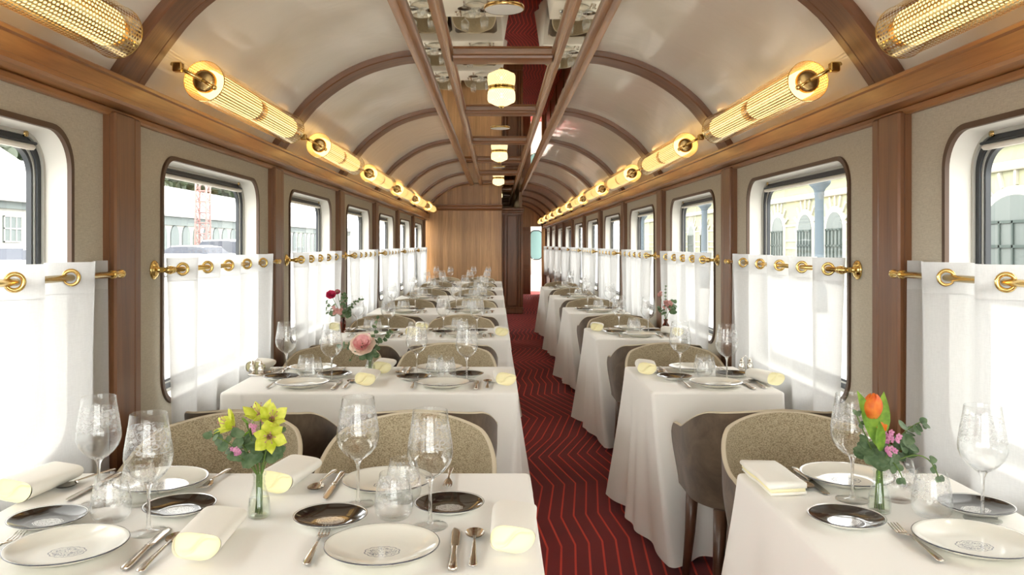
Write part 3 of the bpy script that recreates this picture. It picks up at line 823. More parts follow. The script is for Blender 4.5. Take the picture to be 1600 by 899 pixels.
# ---------------------------------------------------------------- table cloths
def make_cloth_mb(x0, x1, aisle, seed):
    fnear = -0.15 if aisle < 0 else -0.09
    r_ = random.Random(seed)
    hx, hy = (x1-x0)/2, HY; r = 0.018; re = 0.012
    P = []; N = []
    # perimeter points with outward normals
    def seg(ax, ay, bx, by, nx, ny, n):
        for i in range(n): P.append((ax+(bx-ax)*i/n, ay+(by-ay)*i/n)); N.append((nx, ny))
    def arc(cx_, cy_, a0, n=8):
        for i in range(n):
            a = a0 + PI/2*i/n; P.append((cx_+r*math.cos(a), cy_+r*math.sin(a))); N.append((math.cos(a), math.sin(a)))
    nx_, ny_ = int(hx*2/0.018), int(hy*2/0.018)
    seg(hx,-hy+r,hx,hy-r,1,0,ny_); arc(hx-r,hy-r,0)
    seg(hx-r,hy,-hx+r,hy,0,1,nx_); arc(-hx+r,hy-r,PI/2)
    seg(-hx,hy-r,-hx,-hy+r,-1,0,ny_); arc(-hx+r,-hy+r,PI)
    seg(-hx+r,-hy,hx-r,-hy,0,-1,nx_); arc(hx-r,-hy+r,3*PI/2)
    n = len(P); L = [0.0]
    for i in range(1, n): L.append(L[-1] + math.dist(P[i], P[i-1]))
    tot = L[-1] + math.dist(P[0], P[-1])
    corners = []
    for (sx, sy) in ((1,1),(-1,1),(-1,-1),(1,-1)):
        k = min(range(n), key=lambda i: math.dist(P[i], (sx*hx, sy*hy))); corners.append((L[k], sx, sy))
    flare = {}
    for (s0, sx, sy) in corners:
        ais = (sx == aisle)
        if ais: flare[(sx,sy)] = (0.085*sx if sy > 0 else -0.055*sx, 0.095 if sy > 0 else fnear)
        else: flare[(sx,sy)] = (0.0, 0.05*sy)
    rows = 26; vs = []; fs = []
    H = TZ - 0.012
    phs = [r_.uniform(0,6.3) for _ in range(4)]
    # top: centre fan rings
    for q in (0.0, 0.5, 0.9):
        for i in range(n): vs.append((P[i][0]*q, P[i][1]*q, TZ))
    for a in range(4):
        th = PI/2*a/3
        for i in range(n):
            d = -re + re*math.sin(th)
            vs.append((P[i][0]+N[i][0]*d, P[i][1]+N[i][1]*d, TZ - re + re*math.cos(th)))
    for k in range(1, rows+1):
        t = k/rows
        for i in range(n):
            s = L[i]; ox = N[i][0]*0.012*t; oy = N[i][1]*0.012*t
            near = 9
            cf = 0.0
            for (s0, sx, sy) in corners:
                ds = (s - s0 + tot/2) % tot - tot/2
                w = 0.085 + 0.07*t
                gz = math.exp(-(ds/w)**2)
                near = min(near, abs(ds))
                fx_, fy_ = flare[(sx,sy)]
                tt = t**1.15
                ox += fx_*gz*tt; oy += fy_*gz*tt
                # the valley on either side of the corner cone and a second smaller fold
                v_ = -0.030*math.exp(-((abs(ds)-0.19)/0.06)**2)*tt + 0.024*math.exp(-((abs(ds)-0.31)/0.07)**2)*tt
                sc_ = 1.0 if sx == aisle else 0.4
                ox += N[i][0]*v_*sc_; oy += N[i][1]*v_*sc_
            fold = 0.006*math.sin(s*17+phs[0]) + 0.005*math.sin(s*31+phs[1]) 
            fa = fold*t**1.3
            ox += N[i][0]*fa; oy += N[i][1]*fa
            z = TZ - re - (H-re)*t - 0.0
            hem = 0.018*math.sin(s*5+phs[2])*t*t
            z = max(z + hem*0.5, 0.012) + 0.028*t
            vs.append((P[i][0]+ox, P[i][1]+oy, z))
    R = 3 + 4 + rows
    for k in range(R-1):
        for i in range(n):
            j = (i+1) % n; fs.append((k*n+i, k*n+j, (k+1)*n+j, (k+1)*n+i))
    # the inner ring collapses to the centre: drop it and fan
    mb = MB(); mb.add(vs, fs, True); return mb
cloths = {}
for side_i, (nm, ys, x0, x1, ais) in enumerate((('four-seat', LT, LX0, LX1, 1), ('two-seat', RT, RX0, RX1, -1))):
    ms = []
    for v in range(3): ms.append(make_cloth_mb(x0, x1, ais, 11+v+10*side_i).mesh('tablecloth', M['cloth']))
    for k, y in enumerate(ys):
        o = bpy.data.objects.new('tablecloth', ms[k % 3]); col.objects.link(o); o.location = ((x0+x1)/2, y, 0)
        tag(o, 'floor-length white tablecloth on the %s %s table' % (ORD[k], nm), 'tablecloth', 'white tablecloths')

# ---------------------------------------------------------------- chairs (front = +y)
def chair_path(w=0.29, yf=0.20, yb=-0.27, r=0.262, n=64):
    pts = []
    L1 = yf - (yb + r); La = PI/2*r; L2 = 2*(w-r)
    tot = 2*L1 + 2*La + L2
    for i in range(n+1):
        s = tot*i/n
        if s < L1: p = (-w, yf - s); nn = (-1,0)
        elif s < L1+La:
            a = (s-L1)/r; p = (-w + r - r*math.cos(a), yb + r - r*math.sin(a)); nn = (-math.cos(a), -math.sin(a))
        elif s < L1+La+L2: p = (-w + r + (s-L1-La), yb); nn = (0,-1)
        elif s < L1+2*La+L2:
            a = (s-L1-La-L2)/r; p = (w - r + r*math.sin(a), yb + r - r*math.cos(a)); nn = (math.sin(a), -math.cos(a))
        else: p = (w, yb + r + (s-L1-2*La-L2)); nn = (1,0)
        pts.append((p, nn, s/tot))
    return pts
def smooth(a, b, x):
    t = max(0, min(1, (x-a)/(b-a))); return t*t*(3-2*t)
def make_chair(label):
    t = thing('tub_chair', label, 'chair', group='taupe tub chairs')
    n = 72; P = chair_path(n=n); TH = 0.030
    def rim(u):
        d = min(u, 1-u)
        h = 0.655 + 0.010*smooth(0.02, 0.13, d) + 0.098*smooth(0.12, 0.305, d) + 0.035*smooth(0.24, 0.5, d)
        if d < 0.05: h -= 0.05*((0.05-d)/0.05)**2.5
        return h
    def taper(z): return 0.90 + 0.10*smooth(0.36, 0.62, z)
    ZB = 0.395
    def pt(i, z, ins):
        (p, nn, u) = P[i]; k = taper(z)
        x = (p[0]-nn[0]*ins)*k; y = (p[1]-nn[1]*ins)*k
        y -= 0.05*smooth(0.45,0.80,z)*max(0,-nn[1])         # the back leans
        return (x, y, z)
    b = MB(); nz = 12
    b.grid(lambda u,v: pt(round(u*n), ZB+(rim(P[round(u*n)][2])-ZB)*v, 0.0), n, nz)
    b.add([pt(i, ZB, 0.0) for i in range(n+1)], [tuple(range(n+1))], False)
    for i in (0, n):
        q = [(0.0,k/nz) for k in range(nz+1)]; vs = []; fs = []
        for k in range(nz+1):
            z = ZB+(rim(P[i][2])-ZB)*k/nz; vs += [pt(i,z,0.0), pt(i,z,0.013 + (TH-0.013)*(1-(k/nz)**4))]
        for k in range(nz): fs.append((2*k,2*k+1,2*k+3,2*k+2))
        b.add(vs, fs, False)
    b.obj('shell', M['suede'], t, sharp=50)
    TR = 0.013
    def ins(v): return TR + (TH-TR)*(1-v**4)
    b = MB(); b.grid(lambda u,v: pt(round(u*n), ZB+(rim(P[round(u*n)][2])-ZB)*v, ins(v)), n, 18); b.obj('lining', M['weave'], t)
    b = MB()
    def fr(u, v):
        i = round(u*n); z = rim(P[i][2]); a = PI*v
        return Vector(pt(i, z, TR/2 - (TR/2+0.001)*math.cos(a))) + Vector((0,0,0.006*math.sin(a)))
    b.grid(fr, n, 6); b.obj('piping', M['piping'], t)
    # seat cushion
    b = MB(); ol = [( -0.235*1, 0.215)] + [pt(i, 0.42, TH+0.004)[:2] for i in range(2, n-1)] + [(0.235, 0.215)]
    m = len(ol); vs = []; fs = []
    for (ins, z) in ((1.0,0.392),(1.0,0.455),(0.985,0.470),(0.94,0.478),(0.5,0.482),(0.0,0.483)):
        for (x, y) in ol: vs.append((x*ins, (y+0.02)*ins-0.02, z))
    for k in range(5):
        for i in range(m): fs.append((k*m+i, k*m+(i+1)%m, (k+1)*m+(i+1)%m, (k+1)*m+i))
    b.add(vs, fs, True); b.obj('seat', M['weave'], t, sharp=60)
    for (x, y) in ((-0.21,0.15),(0.21,0.15),(-0.19,-0.20),(0.19,-0.20)):
        b = MB(); k = 1.10
        b.tube([(x*k*1.02,y*k*1.05,0.0),(x*1.05,y*1.03,0.2),(x,y,0.40)],[0.015,0.021,0.027],14); b.obj('leg', M['leg'], t)
    return t
ch0 = None
def place_chair(x, y, rz, label):
    global ch0
    if ch0 is None: ch0 = o = make_chair(label)
    else: o = dup(ch0, label=label)
    o.location = (x, y, 0); o.rotation_euler = (0,0,rz); return o
SEATX = (-0.285+CX, -0.925+CX)
for k, yc in enumerate(LT):
    for si, sxx in enumerate(SEATX):
        w = 'aisle seat' if si == 0 else 'window seat'
        jx = rnd.uniform(-0.012,0.012); jr = rnd.uniform(-0.04,0.04)
        place_chair(sxx+jx, yc+0.665, PI+jr, 'taupe tub chair with beige lining facing us, far %s of the %s four-seat table' % (w, ORD[k]))
        if k > 0: place_chair(sxx+0.01+rnd.uniform(-0.012,0.012), yc-0.70, rnd.uniform(-0.04,0.04), 'taupe tub chair seen from behind, near %s of the %s four-seat table' % (w, ORD[k]))
for k, yc in enumerate(RT):
    place_chair(0.99, yc+0.675, PI, 'taupe tub chair with beige lining facing us, far seat of the %s two-seat table' % ORD[k])
    if k > 0: place_chair(0.995, yc-0.705-(0.03 if k == 3 else 0), 0.0, 'taupe tub chair seen from behind, near seat of the %s two-seat table' % ORD[k])

# ---------------------------------------------------------------- tableware prototypes (x right, y forward of the guest, z=0 on the cloth)
def p_plate(R=0.121):
    b = MB(); k = R/0.121
    pr = [(0,0.004),(0.060,0.004),(0.064,0.0),(0.070,0.002),(0.095,0.011),(0.115,0.020),(0.1205,0.0235),(0.121,0.0248),(0.1195,0.0255),(0.112,0.0215),(0.092,0.0135),(0.070,0.0075),(0.055,0.0060),(0,0.0058)]
    b.lathe([(r*k, z*(0.35+0.65*k)) for r, z in pr], 64); return b
ME = {}
ME['dinner_plate'] = p_plate(0.121).mesh('dinner_plate', M['plate'])
ME['side_plate'] = p_plate(0.086).mesh('side_plate', M['dark_plate'])
def ribbon(b, pts):
    """pts: (y, half width, z, half thickness, x); an oval bar that follows them"""
    n = 10; vs = []; fs = []; m = len(pts)
    for (y, hw, z, ht, x) in pts:
        for k in range(n):
            a = 2*PI*k/n; ca, sa = math.cos(a), math.sin(a)
            vs.append((x + hw*math.copysign(abs(ca)**0.7, ca), y, z + ht*math.copysign(abs(sa)**0.8, sa)))
    for i in range(m-1):
        for k in range(n): fs.append((i*n+k, i*n+(k+1)%n, (i+1)*n+(k+1)%n, (i+1)*n+k))
    fs += [tuple(range(n))[::-1], tuple((m-1)*n+k for k in range(n))]
    b.add(vs, fs, True); return b
def handle_pts(y0, y1, z0=0.006, z1=0.012):
    return [(y0,0.003,z0,0.0016,0),(y0+0.004,0.0085,z0,0.0022,0),(y0+0.02,0.0088,z0+0.002,0.0024,0),(y0+0.06,0.0062,z0+0.004,0.0024,0),(y1-0.03,0.0035,z1,0.0022,0),(y1,0.0030,z1+0.001,0.0020,0)]
def fork_parts():
    h = MB(); ribbon(h, handle_pts(-0.11, 0.02))
    t = MB(); ribbon(t, [(0.018,0.003,0.013,0.002,0),(0.030,0.008,0.0115,0.0016,0),(0.042,0.0125,0.008,0.0013,0),(0.056,0.0128,0.0065,0.0012,0)])
    for x in (-0.0108,-0.0036,0.0036,0.0108):
        ribbon(t, [(0.054,0.0022,0.0065,0.0011,x),(0.075,0.0018,0.008,0.0010,x),(0.098,0.0013,0.0125,0.0008,x*0.95),(0.102,0.0004,0.0135,0.0004,x*0.95)])
    return [('handle',h),('tines',t)]
def knife_parts():
    h = MB(); ribbon(h, [(-0.120,0.004,0.005,0.003,0),(-0.116,0.0095,0.0055,0.0045,0),(-0.09,0.0095,0.0058,0.0048,0),(-0.03,0.0068,0.006,0.0046,0),(-0.005,0.0068,0.006,0.0046,0),(0.0,0.0085,0.006,0.0050,0),(0.006,0.007,0.006,0.003,0)])
    t = MB(); ribbon(t, [(0.004,0.0075,0.006,0.0014,0),(0.02,0.0098,0.0055,0.0010,0.001),(0.09,0.0105,0.0045,0.0009,0.001),(0.112,0.0088,0.004,0.0008,0.0005),(0.122,0.004,0.004,0.0006,-0.002),(0.125,0.001,0.004,0.0005,-0.004)])
    return [('handle',h),('blade',t)]
def spoon_parts():
    h = MB(); ribbon(h, handle_pts(-0.105, 0.045, 0.006, 0.012))
    t = MB()
    def fn(u, v):
        a = 2*PI*u; r = v
        y = 0.072 + 0.031*r*math.cos(a); x = 0.0205*r*math.sin(a)*(1+0.12*math.cos(a))
        return (x, y, 0.0035 + 0.0085*r*r)
    t.grid(fn, 28, 8, closeu=True)
    t.grid(lambda u,v: (fn(u,v)[0]*1.04, 0.072+(fn(u,v)[1]-0.072)*1.04, fn(u,v)[2]-0.0014), 28, 8, closeu=True)
    return [('handle',h),('bowl',t)]
def wine_parts():
    f = MB(); g_ = MB(); g_.lathe([(0,0.0),(0.040,0.0),(0.0415,0.001),(0.040,0.0025),(0.020,0.0042),(0.008,0.007),(0,0.0075)], 36)
    f.lathe([(0,0.0075),(0.008,0.0075),(0.0048,0.016),(0.0038,0.05),(0.0038,0.085),(0.0050,0.100),(0.0085,0.1085),(0.0110,0.1125),(0,0.113)], 36)
    b = MB(); o = [(0.0105,0.112),(0.022,0.119),(0.036,0.131),(0.047,0.146),(0.0525,0.162),(0.0535,0.172),(0.0520,0.188),(0.0480,0.215),(0.0430,0.245),(0.0400,0.268)]
    inn = [(max(r-0.0011,0.0), z+ (0.003 if i < 2 else 0.0007)) for i, (r,z) in enumerate(o[:-1])] + [(0.0390,0.268)]
    b.lathe(o + [(0.0395,0.2688)] + inn[::-1] + [(0,0.1155)], 44)
    return [('bowl',b),('stem',f),('foot',g_)]
def tumbler_parts():
    b = MB(); o = [(0,0.0),(0.030,0.0),(0.036,0.003),(0.0435,0.014),(0.0458,0.028),(0.0455,0.040),(0.0425,0.065),(0.0375,0.088),(0.0335,0.107)]
    b.lathe(o + [(0.0330,0.1076),(0.0325,0.107),(0.0365,0.088),(0.0415,0.065),(0.0445,0.040),(0.0446,0.028),(0.042,0.016),(0.034,0.008),(0,0.007)], 44)
    return [('bowl',b)]
def napkin_parts(seed=0):
    """a napkin loosely folded over into a flat roll; open end at -y"""
    r_ = random.Random(seed); o = MB(); i_ = MB(); L = 0.20
    def sec(t, sh, k):      # spiral cross-section
        a = -PI/2 + 2*PI*t
        rx, rz = 0.047*sh, 0.033*sh
        x = rx*math.cos(a); z = rz*math.sin(a)
        z = z if z > 0 else z*0.92
        return x + 0.004*math.sin(2*a+k), z + 0.003*math.sin(3*a+k)
    def outer(u, v):
        sh = 1 - 0.0*u; x, z = sec(u*1.12, 1.0 - 0.10*max(0,u-0.85)/0.15, seed)
        s = 1 + 0.10*v; y = -L/2 + L*v + 0.010*math.sin(u*6.3+seed)
        return (x*s, y, 0.034 + z*(1-0.18*v) - 0.004*v)
    o.grid(outer, 64, 10)
    # the folded layers that fill the roll, seen at both ends
    n = 64; R_ = 16
    for (ye, dr, tgt) in ((-L/2+0.004, 1, i_), (L/2-0.004, -1, o)):
        vs = []; fs = []
        for q in range(R_+1):
            f = q/R_
            for k in range(n):
                x, z = sec(k/n, 0.985, seed); z2 = 0.034 + z*(1-0.18*(0 if dr > 0 else 1)) - (0 if dr > 0 else 0.004)
                cx_, cz_ = 0.0, 0.034
                xx = cx_ + (x-cx_)*f; zz = cz_ + (z2-cz_)*f
                dep = 0.010*(1-f**6) - 0.0085*(1-f**8)*math.exp(-((zz-0.034-0.55*xx-0.006*math.sin(xx*110))/0.0045)**2)
                vs.append((xx*(1.10 if dr < 0 else 1), ye + dr*dep, zz))
        for q in range(R_):
            for k in range(n): fs.append((q*n+k, q*n+(k+1)%n, (q+1)*n+(k+1)%n, (q+1)*n+k))
        tgt.add(vs, fs, True)
    0 and i_.tube([(-0.040,-L/2+0.010,0.026),(-0.018,-L/2+0.007,0.020),(0.006,-L/2+0.007,0.032),(0.026,-L/2+0.007,0.046),(0.041,-L/2+0.010,0.038)],0.0022,6)
    return [('outer_fold',o),('inner_fold',i_)]
def flat_napkin_parts():
    o = MB(); i_ = MB()
    def layer(b, z0, z1, w, l, dx):
        prof = []
        n = 10
        for k in range(n+1):
            a = PI/2 + PI*k/n; prof.append((-w + dx + (z1-z0)/2*math.cos(a), (z0+z1)/2 + (z1-z0)/2*math.sin(a)))
        prof = [(w+dx, z1)] + prof + [(w+dx, z0)]
        vs = []; fs = []; m = len(prof)
        for q in range(9):
            y = -l + 2*l*q/8
            for (x, z) in prof: vs.append((x, y + 0.004*math.sin(9*x+q), z + 0.0015*math.sin(q*1.1+x*40)))
        for q in range(8):
            for k in range(m): fs.append((q*m+k, q*m+(k+1)%m, (q+1)*m+(k+1)%m, (q+1)*m+k))
        fs += [tuple(range(m))[::-1], tuple(8*m+k for k in range(m))]
        b.add(vs, fs, True)
    layer(o, 0.019, 0.032, 0.047, 0.115, 0.0); layer(o, 0.002, 0.009, 0.046, 0.113, 0.0015); layer(i_, 0.0095, 0.0185, 0.044, 0.113, 0.0)
    return [('outer_fold',o),('inner_fold',i_)]
PROTO = {}
def proto_meshes(name, parts, mats):
    PROTO[name] = [(pn, mb.mesh(pn, mats[k])) for k, (pn, mb) in enumerate(parts)]
proto_meshes('fork', fork_parts(), [M['silver']]*2)
proto_meshes('knife', knife_parts(), [M['silver']]*2)
proto_meshes('spoon', spoon_parts(), [M['silver']]*2)
proto_meshes('wine_glass', wine_parts(), [M['wine'], M['stem_glass'], M['foot_glass']])
proto_meshes('rolled_napkin', napkin_parts(1), [M['napkin'], M['napkin_in']])
proto_meshes('folded_napkin', flat_napkin_parts(), [M['napkin'], M['napkin_in']])
ME['tumbler'] = tumbler_parts()[0][1].mesh('tumbler', M['tumbler'])
for nm in ('fork','knife','spoon','wine_glass','rolled_napkin','folded_napkin'):
    for pn, me in PROTO[nm]:
        if pn in ('handle','tines','blade','bowl'):
            for p in me.polygons: p.use_smooth = True
def put(name, x, y, rz, label, cat, group):
    if name in ME:
        o = bpy.data.objects.new(name, ME[name]); col.objects.link(o); o.location = (x,y,TZ+0.0005); o.rotation_euler = (0,0,rz)
        return tag(o, label, cat, group)
    t = thing(name, label, cat, (x,y,TZ+0.0005), rz, group)
    for pn, me in PROTO[name]:
        c = bpy.data.objects.new(pn, me); col.objects.link(c); c.parent = t
    return t
DESC = {
 'dinner_plate': ('white crested dinner plate', 'plate', 'white dinner plates'),
 'side_plate': ('small black side plate', 'plate', 'black side plates'),
 'fork': ('silver fork', 'fork', 'forks'), 'knife': ('silver table knife', 'knife', 'knives'), 'spoon': ('silver spoon', 'spoon', 'spoons'),
 'wine_glass': ('tall etched wine glass', 'wine glass', 'wine glasses'), 'tumbler': ('etched tumbler', 'tumbler', 'tumblers'),
 'rolled_napkin': ('rolled cream napkin', 'napkin', 'cream napkins'), 'folded_napkin': ('flat folded cream napkin', 'napkin', 'cream napkins'),
}
GEN = {'dinner_plate': (0,-0.235,0), 'side_plate': (-0.148,-0.04,0), 'fork': (-0.145,-0.195,0), 'knife': (0.148,-0.205,0), 'spoon': (0.196,-0.205,0),
       'wine_glass': (0.098,-0.075,0), 'tumbler': (0.0,-0.045,0), 'rolled_napkin': (0.278,-0.135,0.05)}
def setting(xs, yc, far, where, jit, over={}, skip=()):
    for nm, (dx, dy, rz) in GEN.items():
        if nm in skip: continue
        d, cat, grp = DESC[nm]
        if nm in over:
            ov = over[nm]
            if ov is None: continue
            nm2 = ov[3] if len(ov) > 3 else nm
            d, cat, grp = DESC[nm2]
            put(nm2, ov[0]+CX, ov[1], ov[2] + (PI if far and nm2 not in ('rolled_napkin','folded_napkin') else 0), d + ' at the ' + where, cat, grp); continue
        s = -1 if far else 1
        x = xs + s*dx + rnd.uniform(-jit,jit); y = yc + s*dy + rnd.uniform(-jit,jit)
        if nm == 'rolled_napkin' and far: y = yc + 0.215; 
        r = rz + rnd.uniform(-jit,jit)*6 + (PI if far and nm != 'rolled_napkin' else 0)
        if nm in ('dinner_plate','side_plate'): r = rnd.uniform(-0.15,0.15)
        put(nm, x, y, r, d + ' at the ' + where, cat, grp)
# first four-seat table: measured places
O1 = {
 ('n',0): {'dinner_plate':(-0.239,1.715,0),'side_plate':(-0.387,1.912,0),'fork':(-0.383,1.757,0.0),'knife':(-0.089,1.74,0.02),'spoon':(-0.047,1.742,0.0),'wine_glass':(-0.152,1.885,0),'tumbler':(-0.243,1.945,0),'rolled_napkin':(0.035,1.805,-0.04)},
 ('f',0): {'dinner_plate':(-0.290,2.19,0),'side_plate':(-0.115,2.005,0),'fork':(-0.130,2.25,0.0),'knife':(-0.434,2.20,0),'spoon':(-0.468,2.235,-0.10),'wine_glass':(-0.345,2.045,0),'tumbler':(-0.235,2.07,0),'rolled_napkin':(-0.562,2.215,-0.14)},
 ('n',1): {'dinner_plate':(-0.897,1.713,0),'side_plate':(-1.04,1.90,0),'fork':(-1.05,1.72,0.02),'knife':(-0.742,1.745,0.03),'spoon':(-0.700,1.715,-0.02),'wine_glass':(-0.783,1.845,0),'tumbler':(-0.905,1.925,0),'rolled_napkin':(-0.618,1.765,0.06)},
 ('f',1): {'dinner_plate':(-0.895,2.19,0),'side_plate':(-0.768,1.988,0),'fork':(-0.769,2.24,-0.05),'knife':(-1.070,2.185,-0.1),'spoon':(-1.12,2.245,-0.25),'wine_glass':(-0.995,2.05,0),'tumbler':(-0.892,2.045,0),'rolled_napkin':(-1.195,2.14,-0.12)},
}
for k, yc in enumerate(LT):
    for fr_ in ('n','f'):
        for si, sxx in enumerate(SEATX):
            w = '%s %s place of the %s four-seat table' % ('near' if fr_ == 'n' else 'far', 'aisle' if si == 0 else 'window', ORD[k])
            xs = sxx + CX*0 + (0.045 if fr_ == 'n' else -0.008)
            if k == 0: setting(xs, yc, fr_ == 'f', w, 0.0, O1[(fr_,si)])
            else: setting(xs, yc+0.0, fr_ == 'f', w, 0.006, {}, ('rolled_napkin',) if k > 2 else ())
R1n = {'dinner_plate':(1.02,1.748,0),'side_plate':(0.814,1.905,0),'fork':(0.905,1.772,0.0),'knife':None,'spoon':None,'wine_glass':(1.147,1.932,0),'tumbler':(1.041,1.958,0),'rolled_napkin':None}
R1f = {'dinner_plate':(0.955,2.235,0),'side_plate':(1.165,1.99,0),'fork':(1.10,2.26,0),'knife':(0.857,2.24,0.0),'spoon':(0.822,2.25,0.0),'wine_glass':(0.904,2.08,0),'tumbler':(1.018,2.075,0),'rolled_napkin':(0.752,2.225,0.02,'folded_napkin')}
setting(0, 1.95, False, 'near place of the first two-seat table', 0, R1n)
setting(0, 1.95, True, 'far place of the first two-seat table', 0, R1f)
for k, yc in enumerate(RT):
    if k == 0: continue
    for fr_ in ('n','f'):
        w = '%s place of the %s two-seat table' % ('near' if fr_ == 'n' else 'far', ORD[k])
        xs = 0.97 if fr_ == 'n' else 0.975
        ov = {}
        if fr_ == 'f' and k <= 2: ov['rolled_napkin'] = (0.755, yc+0.17, -0.12)
        if fr_ == 'n' and k <= 2: ov['rolled_napkin'] = (1.255, yc-0.145, 0.18)
        setting(xs, yc, fr_ == 'f', w, 0.006, ov, ('rolled_napkin',) if k > 2 else ())
# silver salt and pepper stands
def make_cruet(label):
    t = thing('cruet_stand', label, 'cruet', group='silver cruet stands')
    b = MB(); b.lathe([(0,0),(0.034,0),(0.036,0.004),(0.030,0.008),(0,0.009)], 28, Matrix.Diagonal((1.25,0.85,1,1))); b.obj('base', M['silver'], t)
    for s in (-1,1):
        b = MB(); b.lathe([(0.012,0.009),(0.016,0.014),(0.0165,0.030),(0.013,0.040),(0.011,0.046),(0.013,0.050),(0.011,0.058),(0.004,0.062),(0.006,0.068),(0,0.073)], 20, Matrix.Translation((s*0.021,0,0))); b.obj('shaker', M['silver'], t)
    b = MB(); b.tube([(-0.012,0.014,0.008),(-0.012,0.014,0.07),(0,0.014,0.082),(0.012,0.014,0.07),(0.012,0.014,0.008)],0.0025,8); b.obj('handle', M['silver'], t)
    return t
c0 = make_cruet('silver cruet stand by the curtain on the second four-seat table'); c0.location = (-1.225+CX*0, 4.06, TZ+0.0005)
c1 = dup(c0, loc=(1.235,4.17,TZ+0.0005), label='silver cruet stand by the curtain on the second two-seat table')
# ---------------------------------------------------------------- vases and flowers
def leaf_disc(b, c, nrm, r, lr=1.0, tipd=None, cup=0.15):
    """a rounded leaf: centre, normal, radius, length ratio along tipd"""
    nrm = Vector(nrm).normalized(); t = Vector(tipd) if tipd else nrm.orthogonal()
    t = (t - nrm*t.dot(nrm)).normalized(); s = nrm.cross(t); c = Vector(c)
    n = 12; vs = [c - nrm*cup*r]
    for k in range(n):
        a = 2*PI*k/n; q = 1.0 + (0.10 if k == 0 else 0)
        vs.append(c + t*(r*lr*q*math.cos(a)) + s*(r*math.sin(a)) + nrm*cup*r*0.4*math.cos(2*a))
    b.add(vs, [(0, 1+k, 1+(k+1)%n) for k in range(n)], True)
def petal(b, base, d, nrm, L, W, curl=0.3, cup=0.2, n=7):
    """a pointed-oval petal from base along d, bending towards nrm"""
    base = Vector(base); d = Vector(d).normalized(); nrm = Vector(nrm); nrm = (nrm - d*nrm.dot(d)).normalized(); s = d.cross(nrm)
    def fn(u, v):
        w = W*math.sin(PI*min(1,(0.06+0.94*u))**0.85)*(1 if u < 1 else 0.05)
        x = (v-0.5)*2
        return base + d*(L*u*(1-0.25*abs(curl)*u)) + nrm*(curl*L*u*u + cup*w*(x*x)) + s*(w*x)
    b.grid(fn, n, 6)
def curve_pts(p0, p1, bend, n=8):
    p0, p1, bend = Vector(p0), Vector(p1), Vector(bend)
    return [p0.lerp(p1, i/n) + bend*(4*(i/n)*(1-i/n)) for i in range(n+1)]
def mk_vase(x, y, prof, m, label, name='bud_vase', water=None, h=0.104):
    t = thing(name, label, 'vase', (x,y,TZ+0.0005))
    b = MB(); inn = [(max(r-0.0022,0), z if i else z+0.004) for i, (r,z) in enumerate(prof)]
    b.lathe([(0,prof[0][1])] + prof + inn[::-1] + [(0,inn[0][1])], 36); b.obj('body', m, t)
    if water:
        b = MB(); w = [(r-0.003, max(z,0.006)) for r, z in prof if z < water]; b.lathe([(0,0.006)] + w + [(w[-1][0], water),(0,water)], 32); b.obj('water', M['water'], t)
    return t
CLEAR = [(0.022,0.0),(0.0265,0.003),(0.0275,0.012),(0.0265,0.028),(0.022,0.050),(0.0165,0.070),(0.0140,0.080),(0.0150,0.083),(0.0138,0.087),(0.0138,0.097),(0.0165,0.102),(0.0165,0.105)]
AMB = [(0.022,0.0),(0.026,0.003),(0.026,0.050),(0.024,0.058),(0.015,0.068),(0.013,0.072),(0.013,0.084),(0.016,0.086),(0.016,0.098)]
AMBT = [(0.014,0.0),(0.016,0.003),(0.020,0.050),(0.023,0.075),(0.021,0.085),(0.015,0.094),(0.014,0.100),(0.017,0.102),(0.017,0.113)]
def sprig(base, neck, tip, bend, r, n, m, label, name='eucalyptus_sprig', lr=1.05, seed=0, start=0.15, cat='foliage sprig', group=None, top=None, spread=0.9):
    """one stem from the vase floor through the neck to its tip with paired leaves"""
    q = random.Random(seed); base, neck, tip = Vector(base), Vector(neck), Vector(tip)
    t = thing(name, label, cat, base, group=group)
    upper = curve_pts(neck, tip, bend, 10)
    pts = [base] + upper
    b = MB(); b.tube([p-base for p in pts], [0.0016]*len(pts), 6); b.obj('stem', M['stem'], t)
    lb = MB()
    for i in range(n):
        f = start + (1-start)*i/max(1,n-1); k = f*10; j = min(int(k), 9); p = upper[j].lerp(upper[j+1], k-j) - base
        d = (upper[j+1]-upper[j]).normalized()
        for sgn in (-1,1):
            a = q.uniform(0,2*PI); perp = d.orthogonal(); perp.rotate(Matrix.Rotation(a,3,d)); 
            rr_ = r*(1-0.45*f)*q.uniform(0.8,1.15)
            od = (perp*sgn*spread + d*0.6).normalized()
            nn = (d*0.5 + Vector((q.uniform(-.6,.6), -0.9+q.uniform(-.5,.5), 0.6+q.uniform(-.5,.5)))).normalized()
            leaf_disc(lb, p + od*rr_*1.15*lr, nn, rr_, lr, od)
        if i == n-1: leaf_disc(lb, p + d*r*0.5, (0.2,-0.8,0.5), r*0.55, 1.2, d)
    lb.obj('leaves', m, t); return t
def flower_stem(t, base, neck, tip, bend, r=0.002, m='stem'):
    pts = [Vector(base)] + curve_pts(neck, tip, bend, 8)
    b = MB(); b.tube([p-Vector(base) for p in pts], [r]*len(pts), 7); b.obj('stem', M[m], t)
